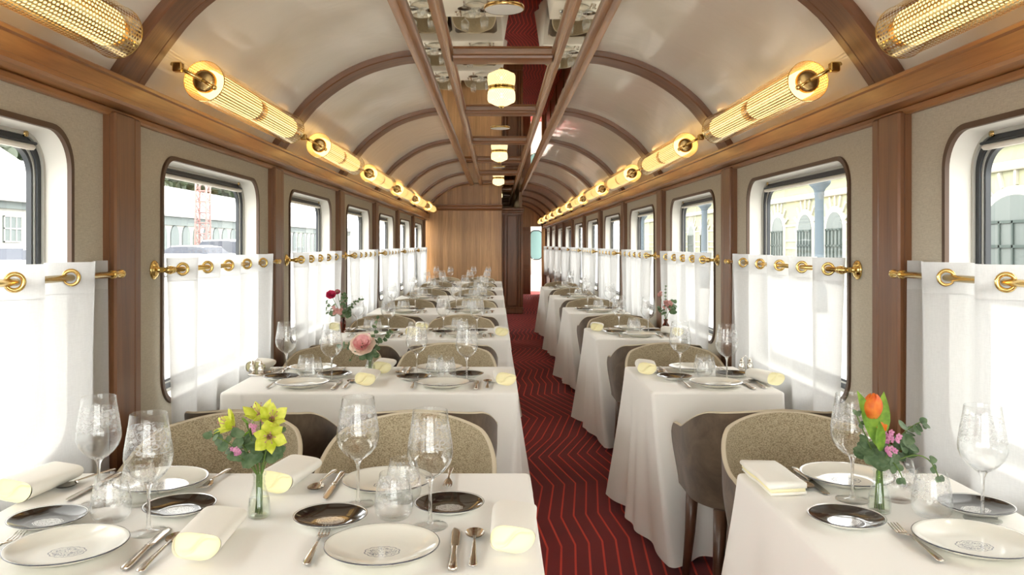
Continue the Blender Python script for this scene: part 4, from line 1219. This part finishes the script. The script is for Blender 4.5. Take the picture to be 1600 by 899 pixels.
def cluster(base, neck, tip, bend, n, spr, pr, m, label, name, cat='flower', seed=0):
    """a twig with many small open blossoms"""
    q = random.Random(seed); t = thing(name, label, cat, base); flower_stem(t, base, neck, tip, bend, 0.0013)
    b = MB(); c = Vector(tip) - Vector(base)
    for i in range(n):
        p = c + Vector((q.uniform(-1,1), q.uniform(-1,1), q.uniform(-1.2,0.8)))*spr
        nn = Vector((q.uniform(-.7,.7), -1+q.uniform(-.4,.4), q.uniform(0,.9))).normalized(); o = nn.orthogonal()
        for k in range(5):
            d = o.copy(); d.rotate(Matrix.Rotation(2*PI*k/5,3,nn)); leaf_disc(b, p + d*pr*0.55, (nn - d*0.3), pr*0.5, 1.1, d, 0.2)
        b.ball(p, pr*0.22, 6, 4)
    b.obj('blossoms', M[m], t); return t
def W(x, y, d):    # a point of the photo at distance d
    return Vector((CX + (x-775.4)*d/F, d, CZ + (382-y)*d/F))
def lily(base, neck, head, face, label, seed):
    """an open trumpet blossom of six petals"""
    q = random.Random(seed); t = thing('alstroemeria', label, 'flower', base); face = Vector(face).normalized()
    flower_stem(t, base, neck, Vector(head)-face*0.012, (0,0,0.006), 0.0018)
    b = MB(); h = Vector(head)-Vector(base)-face*0.012; o = face.orthogonal()
    for k in range(6):
        d = o.copy(); d.rotate(Matrix.Rotation(2*PI*k/6 + q.uniform(-.12,.12),3,face)); L = 0.044 if k % 2 else 0.048
        petal(b, h + d*0.003, (face*1.0 + d*0.34), d, L*1.05, 0.0125 if k % 2 else 0.0165, 0.40, 0.45)
    b.obj('petals', M['yellow'], t)
    s = MB()
    for k in range(5):
        d = o.copy(); d.rotate(Matrix.Rotation(2*PI*k/5,3,face)); s.tube([h, h+face*0.02+d*0.002, h+face*0.036+d*0.009],[0.0008,0.0007,0.0006],5); s.ball(h+face*0.037+d*0.009,0.0018,6,4)
    s.obj('stamens', M['dusty'], t)
    c = MB(); c.lathe([(0.0025,-0.012),(0.005,0.0),(0.007,0.012)],10, Matrix.Translation(h) @ face.to_track_quat('Z','Y').to_matrix().to_4x4()); c.obj('throat', M['dusty'], t)
    return t
# --- first four-seat table: yellow posy
vx, vy = -0.565+CX, 1.953
mk_vase(vx, vy, CLEAR, M['vase'], 'clear glass bud vase holding the yellow posy on the first four-seat table', water=0.045)
N0 = Vector((vx, vy, TZ+0.100))
def B0(dx, dy, v=(vx,vy)): return Vector((v[0]+dx, v[1]+dy, TZ+0.009))
d = 1.95
lily(B0(0.006,0.004), N0+Vector((-0.004,0.002,0)), W(358,664,d), (-0.75,-0.35,0.55), 'yellow alstroemeria bloom leaning to the window side of the posy', 1)
lily(B0(-0.006,0.0), N0+Vector((0.003,0.004,0)), W(405,648,1.965), (-0.15,-0.35,0.95), 'yellow alstroemeria bloom standing highest in the posy', 2)
lily(B0(0.0,-0.006), N0+Vector((0.004,0.0,0)), W(425,655,1.945), (0.35,-0.65,0.65), 'wide open yellow alstroemeria at the aisle side of the posy', 3)
lily(B0(0.004,0.008), N0+Vector((0.006,-0.003,0)), W(421,683,1.925), (0.25,-0.9,0.1), 'lowest yellow alstroemeria bloom facing us in the posy', 4)
SP = [((330,682),(0,0,0.02),0.0165,6,'long eucalyptus sprig reaching to the window side of the yellow posy'),((372,682),(0,0,0.0),0.0205,5,'eucalyptus sprig at the front of the yellow posy'),((392,690),(0,0,0),0.0225,5,'broad leaved eucalyptus sprig in the middle of the yellow posy'),((432,706),(0,0,0.01),0.0195,5,'eucalyptus sprig at the aisle side of the yellow posy'),((440,675),(0,0,0.012),0.0115,5,'small leaved sprig behind the lowest yellow bloom')]
for i, (p, bd, r, n, lb) in enumerate(SP):
    sprig(B0(-0.008+0.004*i,0.006-0.003*i), N0+Vector((-0.006+0.003*i,0,0)), W(p[0],p[1],d-0.03+0.015*i), bd, r, n, M['euc'], lb, seed=i+20, group='eucalyptus sprigs', start=0.35)
sprig(B0(0.002,-0.008), N0, W(384,660,d-0.01), (0,0,0.01), 0.006, 3, M['green'], 'narrow bright green leaf sprig in the middle of the yellow posy', 'leaf_sprig', 3.2, 31, 0.7)
cluster(B0(-0.003,0.01), N0, W(397,669,1.93), (0,0,0), 5, 0.008, 0.0048, 'mauve', 'small mauve blossoms at the top of the yellow posy', 'waxflower', seed=5)
cluster(B0(-0.01,0.002), N0, W(368,707,1.915), (0,0,0), 9, 0.013, 0.0046, 'mauve', 'small mauve blossoms low at the front of the yellow posy', 'waxflower', seed=6)
# --- first two-seat table: orange tulip posy
vx, vy = 0.928+CX, 1.985; v = (vx,vy)
mk_vase(vx, vy, CLEAR, M['vase'], 'clear glass bud vase holding the orange tulip on the first two-seat table', water=0.035)
N0 = Vector((vx, vy, TZ+0.100)); d = 1.98
t = thing('tulip', 'orange tulip with green leaves, tallest in the posy on the first two-seat table', 'flower', B0(0,0,v))
hd = W(1362,652,1.965); flower_stem(t, B0(0,0,v), N0, hd, (0,0,0), 0.0032, 'green')
b = MB(); h = hd - B0(0,0,v)
for k in range(6):
    a = 2*PI*k/6; dd = Vector((math.cos(a), math.sin(a), 0)); rr0 = 0.007 if k % 2 else 0.009
    def fn(u, vv, dd=dd, k=k):
        s = Vector((-dd.y, dd.x, 0)); w = 0.0205*math.sin(PI*min(1,0.14+0.80*u))**0.75; x = (vv-0.5)*2
        rad = 0.0205*max(0.02,math.sin(PI*(0.13+0.80*u)))**0.7 + (0.002 if k % 2 else 0)
        ang = x*0.75*(w/0.019)
        return h + dd*(rad*math.cos(ang)) + s*(rad*math.sin(ang)*1.05) + Vector((0.004*u,0,0.058*u - 0.002))
    b.grid(fn, 9, 6)
b.obj('petals', M['orange'], t)
b = MB(); o = -B0(0,0,v)
petal(b, W(1375,700,1.96)+o, W(1345,618,1.955)-W(1375,700,1.96), (0.2,-1,0), 0.150, 0.021, -0.06, 0.35)
petal(b, W(1370,690,1.985)+o, W(1378,622,1.985)-W(1370,690,1.985), (0,-1,0.1), 0.125, 0.023, 0.05, 0.3)
petal(b, W(1376,705,1.945)+o, W(1366,655,1.935)-W(1376,705,1.945), (0.3,-1,0.2), 0.085, 0.016, 0.18, 0.35)
b.obj('leaves', M['green'], t)
SP = [((1438,660),(0,0,0.02),0.0175,6,'eucalyptus sprig rising to the window side of the tulip posy'),((1420,700),(0.01,0,0.02),0.0215,5,'broad eucalyptus sprig at the window side of the tulip posy'),((1355,700),(0,0,0),0.0235,5,'broad leaved eucalyptus sprig below the tulip'),((1382,705),(0,0,0),0.0225,5,'eucalyptus sprig hanging over the vase neck of the tulip posy'),((1338,648),(0,0,0),0.0120,4,'eucalyptus sprig behind the tulip leaf'),((1410,748),(0.0,0,0.03),0.0125,3,'short eucalyptus sprig drooping beside the tulip vase')]
for i, (p, bd, r, n, lb) in enumerate(SP):
    sprig(B0(-0.008+0.003*i,0.006-0.003*i,v), N0+Vector((-0.006+0.0025*i,0,0)), W(p[0],p[1],d+0.03-0.015*i), bd, r, n, M['euc'], lb, seed=i+40, group='eucalyptus sprigs', start=0.4)
t_ = sprig(B0(0.006,0.006,v), N0+Vector((0.004,0,0)), W(1466,745,1.97), (0.02,0,0.045), 0.0125, 3, M['euc'], 'thin trailing eucalyptus sprig over the tumbler beside the tulip posy', seed=51, group='eucalyptus sprigs', start=0.72)
cluster(B0(0.003,-0.008,v), N0, W(1394,682,1.95), (0,0,0), 11, 0.013, 0.0062, 'mauve', 'mauve waxflower blossoms in the middle of the tulip posy', 'waxflower', seed=8)
cluster(B0(-0.003,-0.009,v), N0, W(1390,703,1.935), (0,0,0), 6, 0.011, 0.0058, 'mauve', 'mauve waxflower blossoms just above the vase of the tulip posy', 'waxflower', seed=9)
cluster(B0(-0.001,-0.004,v), N0, W(1378,668,1.955), (0,0,0), 1, 0.001, 0.012, 'orange', 'small peach bud beside the tulip', 'flower_bud', seed=10)
# --- second four-seat table: pink rose
vx, vy = -0.625+CX, 4.06; v = (vx,vy)
mk_vase(vx, vy, CLEAR, M['vase'], 'clear glass bud vase holding the pink rose on the second four-seat table', water=0.05)
N0 = Vector((vx, vy, TZ+0.100)); d = 4.05
def rose(base, neck, head, R, mi, mo, name, label, seed, face=(0,-0.8,0.6)):
    q = random.Random(seed); t = thing(name, label, 'flower', base); flower_stem(t, base, neck, head, (0,0,0), 0.002)
    face = Vector(face).normalized(); h = Vector(head)-Vector(base); o = face.orthogonal()
    for (nm, m, layers) in (('heart', mi, ((3,0.22,0.62),(5,0.42,0.66),(6,0.62,0.62))), ('outer_petals', mo, ((6,0.82,0.5),(7,1.0,0.32)))):
        b = MB()
        for (n, rad, ht) in layers:
            for k in range(n):
                dd = o.copy(); dd.rotate(Matrix.Rotation(2*PI*k/n + rad*5 + q.uniform(-.2,.2),3,face)); s = face.cross(dd)
                def fn(u, vv):
                    x = (vv-0.5)*2; w = 0.62*R*(rad+0.25)*math.sin(PI*min(1,0.15+0.8*u))**0.6
                    return h + dd*(R*rad*math.sin(PI*0.5*u)**0.8*(1-0.12*x*x)+R*0.10*u**6) + s*(w*x) + face*(R*(ht*u*1.25-0.35) - 0.12*R*u**5)
                b.grid(fn, 6, 5)
        b.obj(nm, M[m], t)
    return t
rose(B0(0,0,v), N0, W(566,537,4.03), 0.052, 'pink', 'cream_petal', 'rose', 'large pale pink rose in the vase on the second four-seat table', 3, (-0.1,-0.75,0.65))
SP = [((532,540),(0,0,0.02),0.018,5,'eucalyptus sprig spreading to the window side below the rose'),((560,548),(0,0,0),0.022,4,'grey green eucalyptus sprig just below the rose'),((590,498),(0,0,0),0.014,7,'upright eucalyptus sprig behind the rose'),((610,520),(0,0,0.01),0.014,7,'eucalyptus sprig leaning to the aisle side of the rose'),((585,552),(0,0,0.0),0.020,4,'short eucalyptus sprig over the rose vase neck'),((548,562),(0,0,0.05),0.009,4,'thin eucalyptus sprig trailing below the rose')]
for i, (p, bd, r, n, lb) in enumerate(SP):
    sprig(B0(-0.008+0.003*i,0.006-0.003*i,v), N0+Vector((-0.006+0.0025*i,0,0)), W(p[0],p[1],d+0.03-0.015*i), bd, r, n, M['euc'], lb, seed=i+60, group='eucalyptus sprigs', start=0.25)
cluster(B0(0.004,0,v), N0, W(577,525,4.08), (0,0,0), 5, 0.012, 0.009, 'mauve', 'small mauve blossoms beside the pink rose', 'waxflower', seed=12)
# --- third four-seat table: crimson ranunculus in a tapered amber bottle
vx, vy = -1.165, 6.03; v = (vx,vy)
mk_vase(vx, vy, AMBT, M['amber'], 'slim amber glass bottle vase by the curtain on the third four-seat table', 'bottle_vase')
N0 = Vector((vx, vy, TZ+0.106)); d = 6.03
rose(B0(0,0,v), N0, W(517,460,6.0), 0.028, 'crimson', 'crimson', 'ranunculus', 'crimson ranunculus bloom in the amber bottle on the third four-seat table', 4)
rose(B0(0.003,0.003,v), N0, W(527,456,6.04), 0.016, 'dusty', 'crimson', 'ranunculus', 'smaller dusky ranunculus behind the crimson bloom', 5)
SP = [((502,466),(0,0,0.01),0.018,6,'leafy sprig on the window side of the crimson ranunculus'),((505,488),(0,0,0.03),0.026,4,'broad leafy sprig drooping to the window side of the amber bottle'),((538,462),(0,0,0.0),0.022,6,'leafy sprig on the aisle side of the crimson ranunculus'),((542,492),(0,0,0.04),0.026,4,'broad leafy sprig drooping to the aisle side of the amber bottle'),((566,468),(0,0,0.03),0.012,9,'long thin sprig stretching out over the third four-seat table')]
for i, (p, bd, r, n, lb) in enumerate(SP):
    sprig(B0(-0.004+0.002*i,0.003-0.0015*i,v), N0+Vector((-0.006+0.003*i,0,0)), W(p[0],p[1],d+0.03-0.015*i), bd, r, n, M['euc'], lb, seed=i+80, group='leafy sprigs', start=0.3)
cluster(B0(0.002,-0.002,v), N0, W(527,484,5.98), (0,0,0), 12, 0.03, 0.012, 'dusty', 'dusky pink blossoms low in the amber bottle posy', 'waxflower', seed=14)
# --- third two-seat table: small amber bottle
vx, vy = 1.215, 6.05; v = (vx,vy)
mk_vase(vx, vy, AMB, M['amber'], 'stout amber glass bottle vase by the curtain on the third two-seat table', 'bottle_vase')
N0 = Vector((vx, vy, TZ+0.092)); d = 6.05
q0 = W(1040,476,d)
cluster(B0(0,0,v), N0, q0+Vector((0.01,0,0)), (0,0,0), 14, 0.028, 0.013, 'dusty', 'dusky pink blossom head in the stout amber bottle', 'waxflower', seed=15)
cluster(B0(0.003,0.003,v), N0, W(1031,458,d), (0,0,0), 5, 0.014, 0.010, 'dusty', 'small pale blossoms high above the stout amber bottle', 'waxflower', seed=16)
SP = [((1040,448),(0,0,0),0.009,7,'tall thin sprig above the stout amber bottle'),((1053,474),(0,0,0.01),0.028,4,'broad leaved sprig on the window side of the stout amber bottle'),((1031,482),(0,0,0.01),0.020,4,'leafy sprig on the aisle side of the stout amber bottle')]
for i, (p, bd, r, n, lb) in enumerate(SP):
    sprig(B0(-0.006+0.005*i,0.003-0.002*i,v), N0+Vector((-0.005+0.004*i,0,0)), W(p[0],p[1],d+0.02-0.015*i), bd, r, n, M['euc'], lb, seed=i+95, group='leafy sprigs', start=0.4)
# ---------------------------------------------------------------- outside
GZ = -0.10
M['asphalt'] = simple('pale_paving', (0.33,0.32,0.30), 0.9)
b = MB(); b.box((-140,-80,GZ-0.05),(-1.5,260,GZ)); b.box((1.5,-80,GZ-0.05),(60,260,GZ)); struct('ground', b, M['asphalt'], 'pale paved ground outside on both sides of the carriage')
# carriage side skirts keep ground light out of the floor gap
def bld_mat(name, c): return simple(name, c, 0.85)
M['sage'] = bld_mat('sage_render', (0.235,0.24,0.155)); M['stucco'] = bld_mat('white_stucco', (0.36,0.345,0.285)); M['darkgreen'] = bld_mat('dark_green_joinery', (0.030,0.045,0.04))
M['roofp'] = bld_mat('pale_roof', (0.34,0.33,0.32)); M['fascia'] = bld_mat('grey_fascia', (0.10,0.12,0.12)); M['offwhite'] = bld_mat('offwhite_wall', (0.33,0.33,0.31)); M['iron'] = bld_mat('blue_grey_iron', (0.075,0.10,0.12))
M['darkglass'] = simple('dark_pane', (0.07,0.085,0.08), 0.6)
# station building on the two-seat side, wall at x = SX
SX = 12.5
st = thing('station_building', 'pale green station building with white trimmed arched windows outside', 'building', (SX,0,GZ))
b = MB(); b.box((0,-6,0),(0.4,75,5.2)); b.obj('wall', M['sage'], st)
b = MB()
for (z0, z1, o) in ((0,0.7,0.10),(3.30,3.52,0.14),(3.95,4.15,0.22),(4.9,5.3,0.3)): b.box((-o,-6,z0),(0,75,z1),0.03)
for z in (1.30,1.62,2.25): b.box((-0.04,-6,z),(0,75,z+0.07))
b.obj('cornice', M['stucco'], st)
def arch_pts2(hw, h, spring, n=14): 
    return [(-hw,0)] + [(-hw + 0, spring)] + [(hw*math.cos(PI - PI*i/n), spring + (h-spring)*math.sin(PI*i/n)) for i in range(1,n)] + [(hw, spring),(hw,0)]
def arch_window(yc, hw, h, spring):
    w = MB(); A = arch_pts2(hw+0.24, h+0.22, spring); n = len(A)
    w.prism([(yc+p,q) for p,q in A], -0.08, 0.0, 'x'); 
    # voussoirs
    for i in range(7):
        a = PI*(0.14+0.72*i/6); dx, dz = math.cos(a), math.sin(a)
        c0 = (yc+dx*(hw+0.26), spring+dz*(h-spring+0.24)); c1 = (yc+dx*(hw+0.62), spring+dz*(h-spring+0.66)); px, pz = -dz*0.05, dx*0.05
        w.prism([(c0[0]-px*0.8,c0[1]-pz*0.8),(c1[0]-px,c1[1]-pz),(c1[0]+px,c1[1]+pz),(c0[0]+px*0.8,c0[1]+pz*0.8)], -0.07, 0.0, 'x')
    f = w.obj('window', M['stucco'], st)
    g_ = MB(); g_.prism([(yc+p,q) for p,q in arch_pts2(hw, h, spring)], -0.10, -0.08, 'x'); g_.obj('pane', M['darkglass'], f)
    m = MB()
    for k in range(-2,3): m.box((-0.14,yc+k*hw/2.2-0.03,0.3),(-0.10,yc+k*hw/2.2+0.03,spring+0.02))
    for z in (0.95,1.45,spring): m.box((-0.14,yc-hw,z-0.035),(-0.10,yc+hw,z+0.035))
    m.obj('glazing_bars', M['darkgreen'], f)
for yc, hw in ((13.0,1.15),(19.7,1.15),(30.2,0.72),(33.1,0.72),(36.3,0.72)): 
    if hw: arch_window(yc, hw, 2.70, 2.05)
for i in range(8): arch_window(39.6+3.2*i, 0.72, 2.70, 2.05)
M['iron_col'] = M['iron']
def make_col(label):
    t = thing('iron_column', label, 'column', group='iron platform columns')
    b = MB(); b.lathe([(0.17,0),(0.17,0.5),(0.13,0.56),(0.105,0.65),(0.095,2.55),(0.11,2.60),(0.11,2.65)],20,cap0=True); b.obj('shaft', M['iron'], t)
    b = MB(); b.lathe([(0.10,2.64),(0.13,2.72),(0.22,2.82),(0.24,2.86),(0.24,2.92)],20,cap1=True); b.box((-0.12,-0.45,2.90),(0.12,0.45,3.0),0.03); b.obj('capital', M['iron'], t)
    return t
cl0 = None
for i, yy in enumerate((8.1,13.1,18.1,23.1,28.1,34.0,40.0)):
    lab = 'blue grey iron platform column outside, %s along the station front' % ORD[i]
    if cl0 is None: cl0 = o = make_col(lab)
    else: o = dup(cl0, label=lab)
    o.location = (7.1, yy, GZ)
cn = thing('platform_beam', 'pale timber beam resting on the iron columns outside', 'beam', (7.1,0,GZ))
b = MB(); b.box((-0.10,-6,3.0),(0.10,75,3.3),0.02); b.obj('timber', M['stucco'], cn)
# car park side
def house(x, y0, y1, h, roofh, depth, label, arches, win):
    t = thing('depot_building', label, 'building', (x,0,GZ))
    b = MB(); b.box((-depth,y0,0),(0,y1,h)); b.obj('wall', M['offwhite'], t)
    b = MB(); b.prism([(0.6,h),(0.6,h+0.15),(-depth/2,h+roofh),(-depth-0.6,h+0.15),(-depth-0.6,h)], y0-0.6, y1+0.6, 'y'); b.obj('roof', M['roofp'], t)
    b = MB(); b.box((0.05,y0,h-0.9 if arches else h-0.35),(0.25,y1,h)); b.obj('fascia', M['fascia'], t)
    if arches:
        k = int((y1-y0)/3.2)
        for i in range(k):
            yc = y0+1.6+3.2*i; b = MB(); b.prism([(yc+p,q) for p,q in arch_pts2(1.1,h-0.9,h-2.0,10)], 0.0, 0.12, 'x'); b.obj('archway', M['fascia'], t)
    if win:
        k = int((y1-y0)/3.0)
        for i in range(k):
            yc = y0+1.5+3.0*i; b = MB(); b.box((0,yc-0.75,1.6),(0.06,yc+0.75,2.9)); f = b.obj('window', M['fascia'], t)
            b = MB()
            for q in (-0.75,-0.25,0.25,0.70): b.box((0.06,yc+q,1.6),(0.10,yc+q+0.06,2.9))
            for z in (1.6,2.25,2.85): b.box((0.06,yc-0.75,z),(0.10,yc+0.75,z+0.06))
            b.obj('glazing_bars', M['offwhite'], f)
    return t
house(-24, 30, 46, 3.6, 3.6, 9, 'white depot building with pale roof and paned windows past the car park', False, True)
house(-34, 56, 190, 4.4, 4.5, 16, 'long depot building with grey fascia and dark archways past the car park', True, False)
M['car_white'] = simple('white_car_paint', (0.6,0.6,0.6), 0.35); M['car_glass'] = simple('car_glass', (0.035,0.04,0.055), 0.7); M['tyre'] = simple('tyre_rubber', (0.02,0.02,0.02), 0.8); M['car_red'] = simple('red_lamp', (0.35,0.02,0.02), 0.3)
def make_car(label, loc, rz, tall=False):
    t = thing('parked_car', label, 'car', loc, rz)
    h = 1.75 if tall else 1.45
    side_ = [(-2.1,0.35),(-2.15,0.75),(-2.05,1.05),(-1.2,1.08),(1.5,1.08),(2.1,0.88),(2.15,0.5),(2.1,0.3)]
    b = MB(); b.prism(side_[::-1], -0.88, 0.88, 'y'); o = b.obj('body', M['car_white'], t); bv = o.modifiers.new('bevel','BEVEL'); bv.width = 0.09; bv.segments = 2
    b = MB(); ro = [(-1.7,0.98),(-1.3,h-0.08),(-0.6,h),(0.5,h-0.03),(1.15,1.0)] if not tall else [(-2.05,0.98),(-1.85,h-0.06),(-1.2,h),(0.5,h-0.03),(1.2,1.0)]
    n = len(ro); vs = [(x, -0.86 if z < 1.1 else -0.62, z) for x, z in ro] + [(x, 0.86 if z < 1.1 else 0.62, z) for x, z in ro]
    b.add(vs, [(i,i+1,n+i+1,n+i) for i in range(n-1)] + [tuple(range(n)), tuple(range(n,2*n))[::-1]], False); b.obj('glasshouse', M['car_glass'], t)
    b = MB(); rr2 = [p for p in ro[1:-1]]; n = len(rr2); b.add([(x,-0.64,z+0.01) for x,z in rr2]+[(x,0.64,z+0.01) for x,z in rr2]+[(x,-0.64,z-0.06) for x,z in rr2]+[(x,0.64,z-0.06) for x,z in rr2], [(i,i+1,n+i+1,n+i) for i in range(n-1)]+[(2*n+i,3*n+i,3*n+i+1,2*n+i+1) for i in range(n-1)]+[(i,2*n+i,2*n+i+1,i+1) for i in range(n-1)]+[(n+i,n+i+1,3*n+i+1,3*n+i) for i in range(n-1)], False); b.obj('roof', M['car_white'], t)
    for x in (-1.3,1.35):
        for s in (-1,1):
            b = MB(); b.lathe([(0,-0.1),(0.24,-0.1),(0.32,-0.07),(0.32,0.07),(0.24,0.1),(0,0.1)],20,Matrix.Translation((x,s*0.80,0.32))@Matrix.Rotation(PI/2,4,'X')); b.obj('wheel', M['tyre'], t)
    for s in (-1,1):
        b = MB(); b.box((-2.17,s*0.6-0.16,0.78),(-2.10,s*0.6+0.16,0.92),0.02); b.obj('tail_lamp', M['car_red'], t)
    return t
def G_(x, y, D): # ground point seen at column x, at distance D
    return (CX + (x-775.4)*D/F, D, GZ)
make_car('white car seen from behind outside the window of the first four-seat table', G_(42,0,24.5), PI/2, False)
make_car('low white car parked outside the second four-seat table', G_(296,0,38), PI*0.9, False)
make_car('tall white car parked beside the low white car outside', G_(342,0,44), PI*0.85, True)
# lattice mast
ms = thing('lattice_mast', 'thin red lattice mast outside the second four-seat window', 'mast', (*G_(317,0,50)[:2],GZ))
M['mast'] = bld_mat('faded_red_steel', (0.26,0.15,0.14))
b = MB(); s = 0.35
for (x, y) in ((-s,-s),(s,-s),(s,s),(-s,s)): b.tube([(x,y,0),(x*0.9,y*0.9,6.2)],0.06,6)
for i in range(9):
    z = 0.2+0.65*i
    for (p, q) in (((-s,-s),(s,-s)),((s,-s),(s,s)),((s,s),(-s,s)),((-s,s),(-s,-s))): b.tube([(p[0],p[1],z),(q[0],q[1],z+0.65)],0.03,5); b.tube([(p[0],p[1],z),(q[0],q[1],z)],0.03,5)
b.obj('lattice', M['mast'], ms)
# trees behind the depot
M['tree'] = leafmat('tree_leaves', (0.028,0.042,0.020), (0.065,0.085,0.048)); M['bark'] = simple('bark', (0.09,0.07,0.05), 0.9)
def make_tree(label, h, R, seed):
    q = random.Random(seed); t = thing('tree', label, 'tree', group='trees behind the depot')
    b = MB(); b.tube([(0,0,0),(0.1,0,h*0.3),(0,0.1,h*0.7)],[R*0.07,R*0.055,R*0.02],8); b.obj('trunk', M['bark'], t)
    b = MB()
    for i in range(900):
        a = q.uniform(0,2*PI); u = q.uniform(-1,1); rr_ = q.uniform(0.5,1.0); s = math.sqrt(1-u*u)
        p = Vector((R*rr_*s*math.cos(a)*1.1, R*rr_*s*math.sin(a)*1.1, h*0.62 + h*0.38*rr_*u))
        leaf_disc(b, p, (q.uniform(-1,1),q.uniform(-1,1),q.uniform(-.2,1)), R*0.13*q.uniform(0.6,1.2), 1.2)
    b.obj('crown', M['tree'], t); return t
t0 = make_tree('broad green tree behind the depot roofs, first of the row', 21, 6.3, 1)
for i in range(9):
    lab = 'broad green tree behind the depot roofs, %s of the row' % ORD[i]
    o = t0 if i == 0 else dup(t0, label=lab)
    o.location = (-62 - 3*(i % 3), 92+15*i, GZ); o.rotation_euler = (0,0,i*1.3); o.scale = (1,1,0.95+0.12*(i%3))
# bare little tree by the near depot
# ---------------------------------------------------------------- light
w = bpy.data.worlds.new('world'); sc.world = w; w.use_nodes = True
nt = w.node_tree; g = G(nt)
for n in list(nt.nodes): nt.nodes.remove(n)
bg = g.n('ShaderNodeBackground'); ow = g.n('ShaderNodeOutputWorld'); g.l(bg.outputs[0], ow.inputs[0])
bg.inputs[0].default_value = (1.0,0.985,0.955,1); bg.inputs[1].default_value = SKY
# window portals guide the sky light through the openings
for sx, js in ((-1, range(-1,7)), (1, range(-1,11))):
    for j in js:
        la = bpy.data.lights.new('portal','AREA'); la.shape = 'RECTANGLE'; la.size = WH; la.size_y = WW; la.cycles.is_portal = True
        lo = bpy.data.objects.new('portal', la); col.objects.link(lo); lo.location = (sx*(HW+0.11), bay_c(j), WCZ)
        lo.rotation_euler = (0, PI/2 if sx > 0 else -PI/2, 0)
vs_ = sc.view_settings; sc.display_settings.display_device = 'sRGB'
vs_.view_transform = 'Standard'; vs_.look = 'None'; vs_.gamma = 1.0; vs_.use_curve_mapping = False; vs_.exposure = EXPO
cy = sc.cycles
cy.use_denoising = True; cy.max_bounces = 10; cy.diffuse_bounces = 6; cy.glossy_bounces = 4; cy.transmission_bounces = 8; cy.transparent_max_bounces = 40
cy.sample_clamp_indirect = 6.0; cy.caustics_reflective = False; cy.caustics_refractive = False; cy.use_light_tree = True; cy.blur_glossy = 1.0
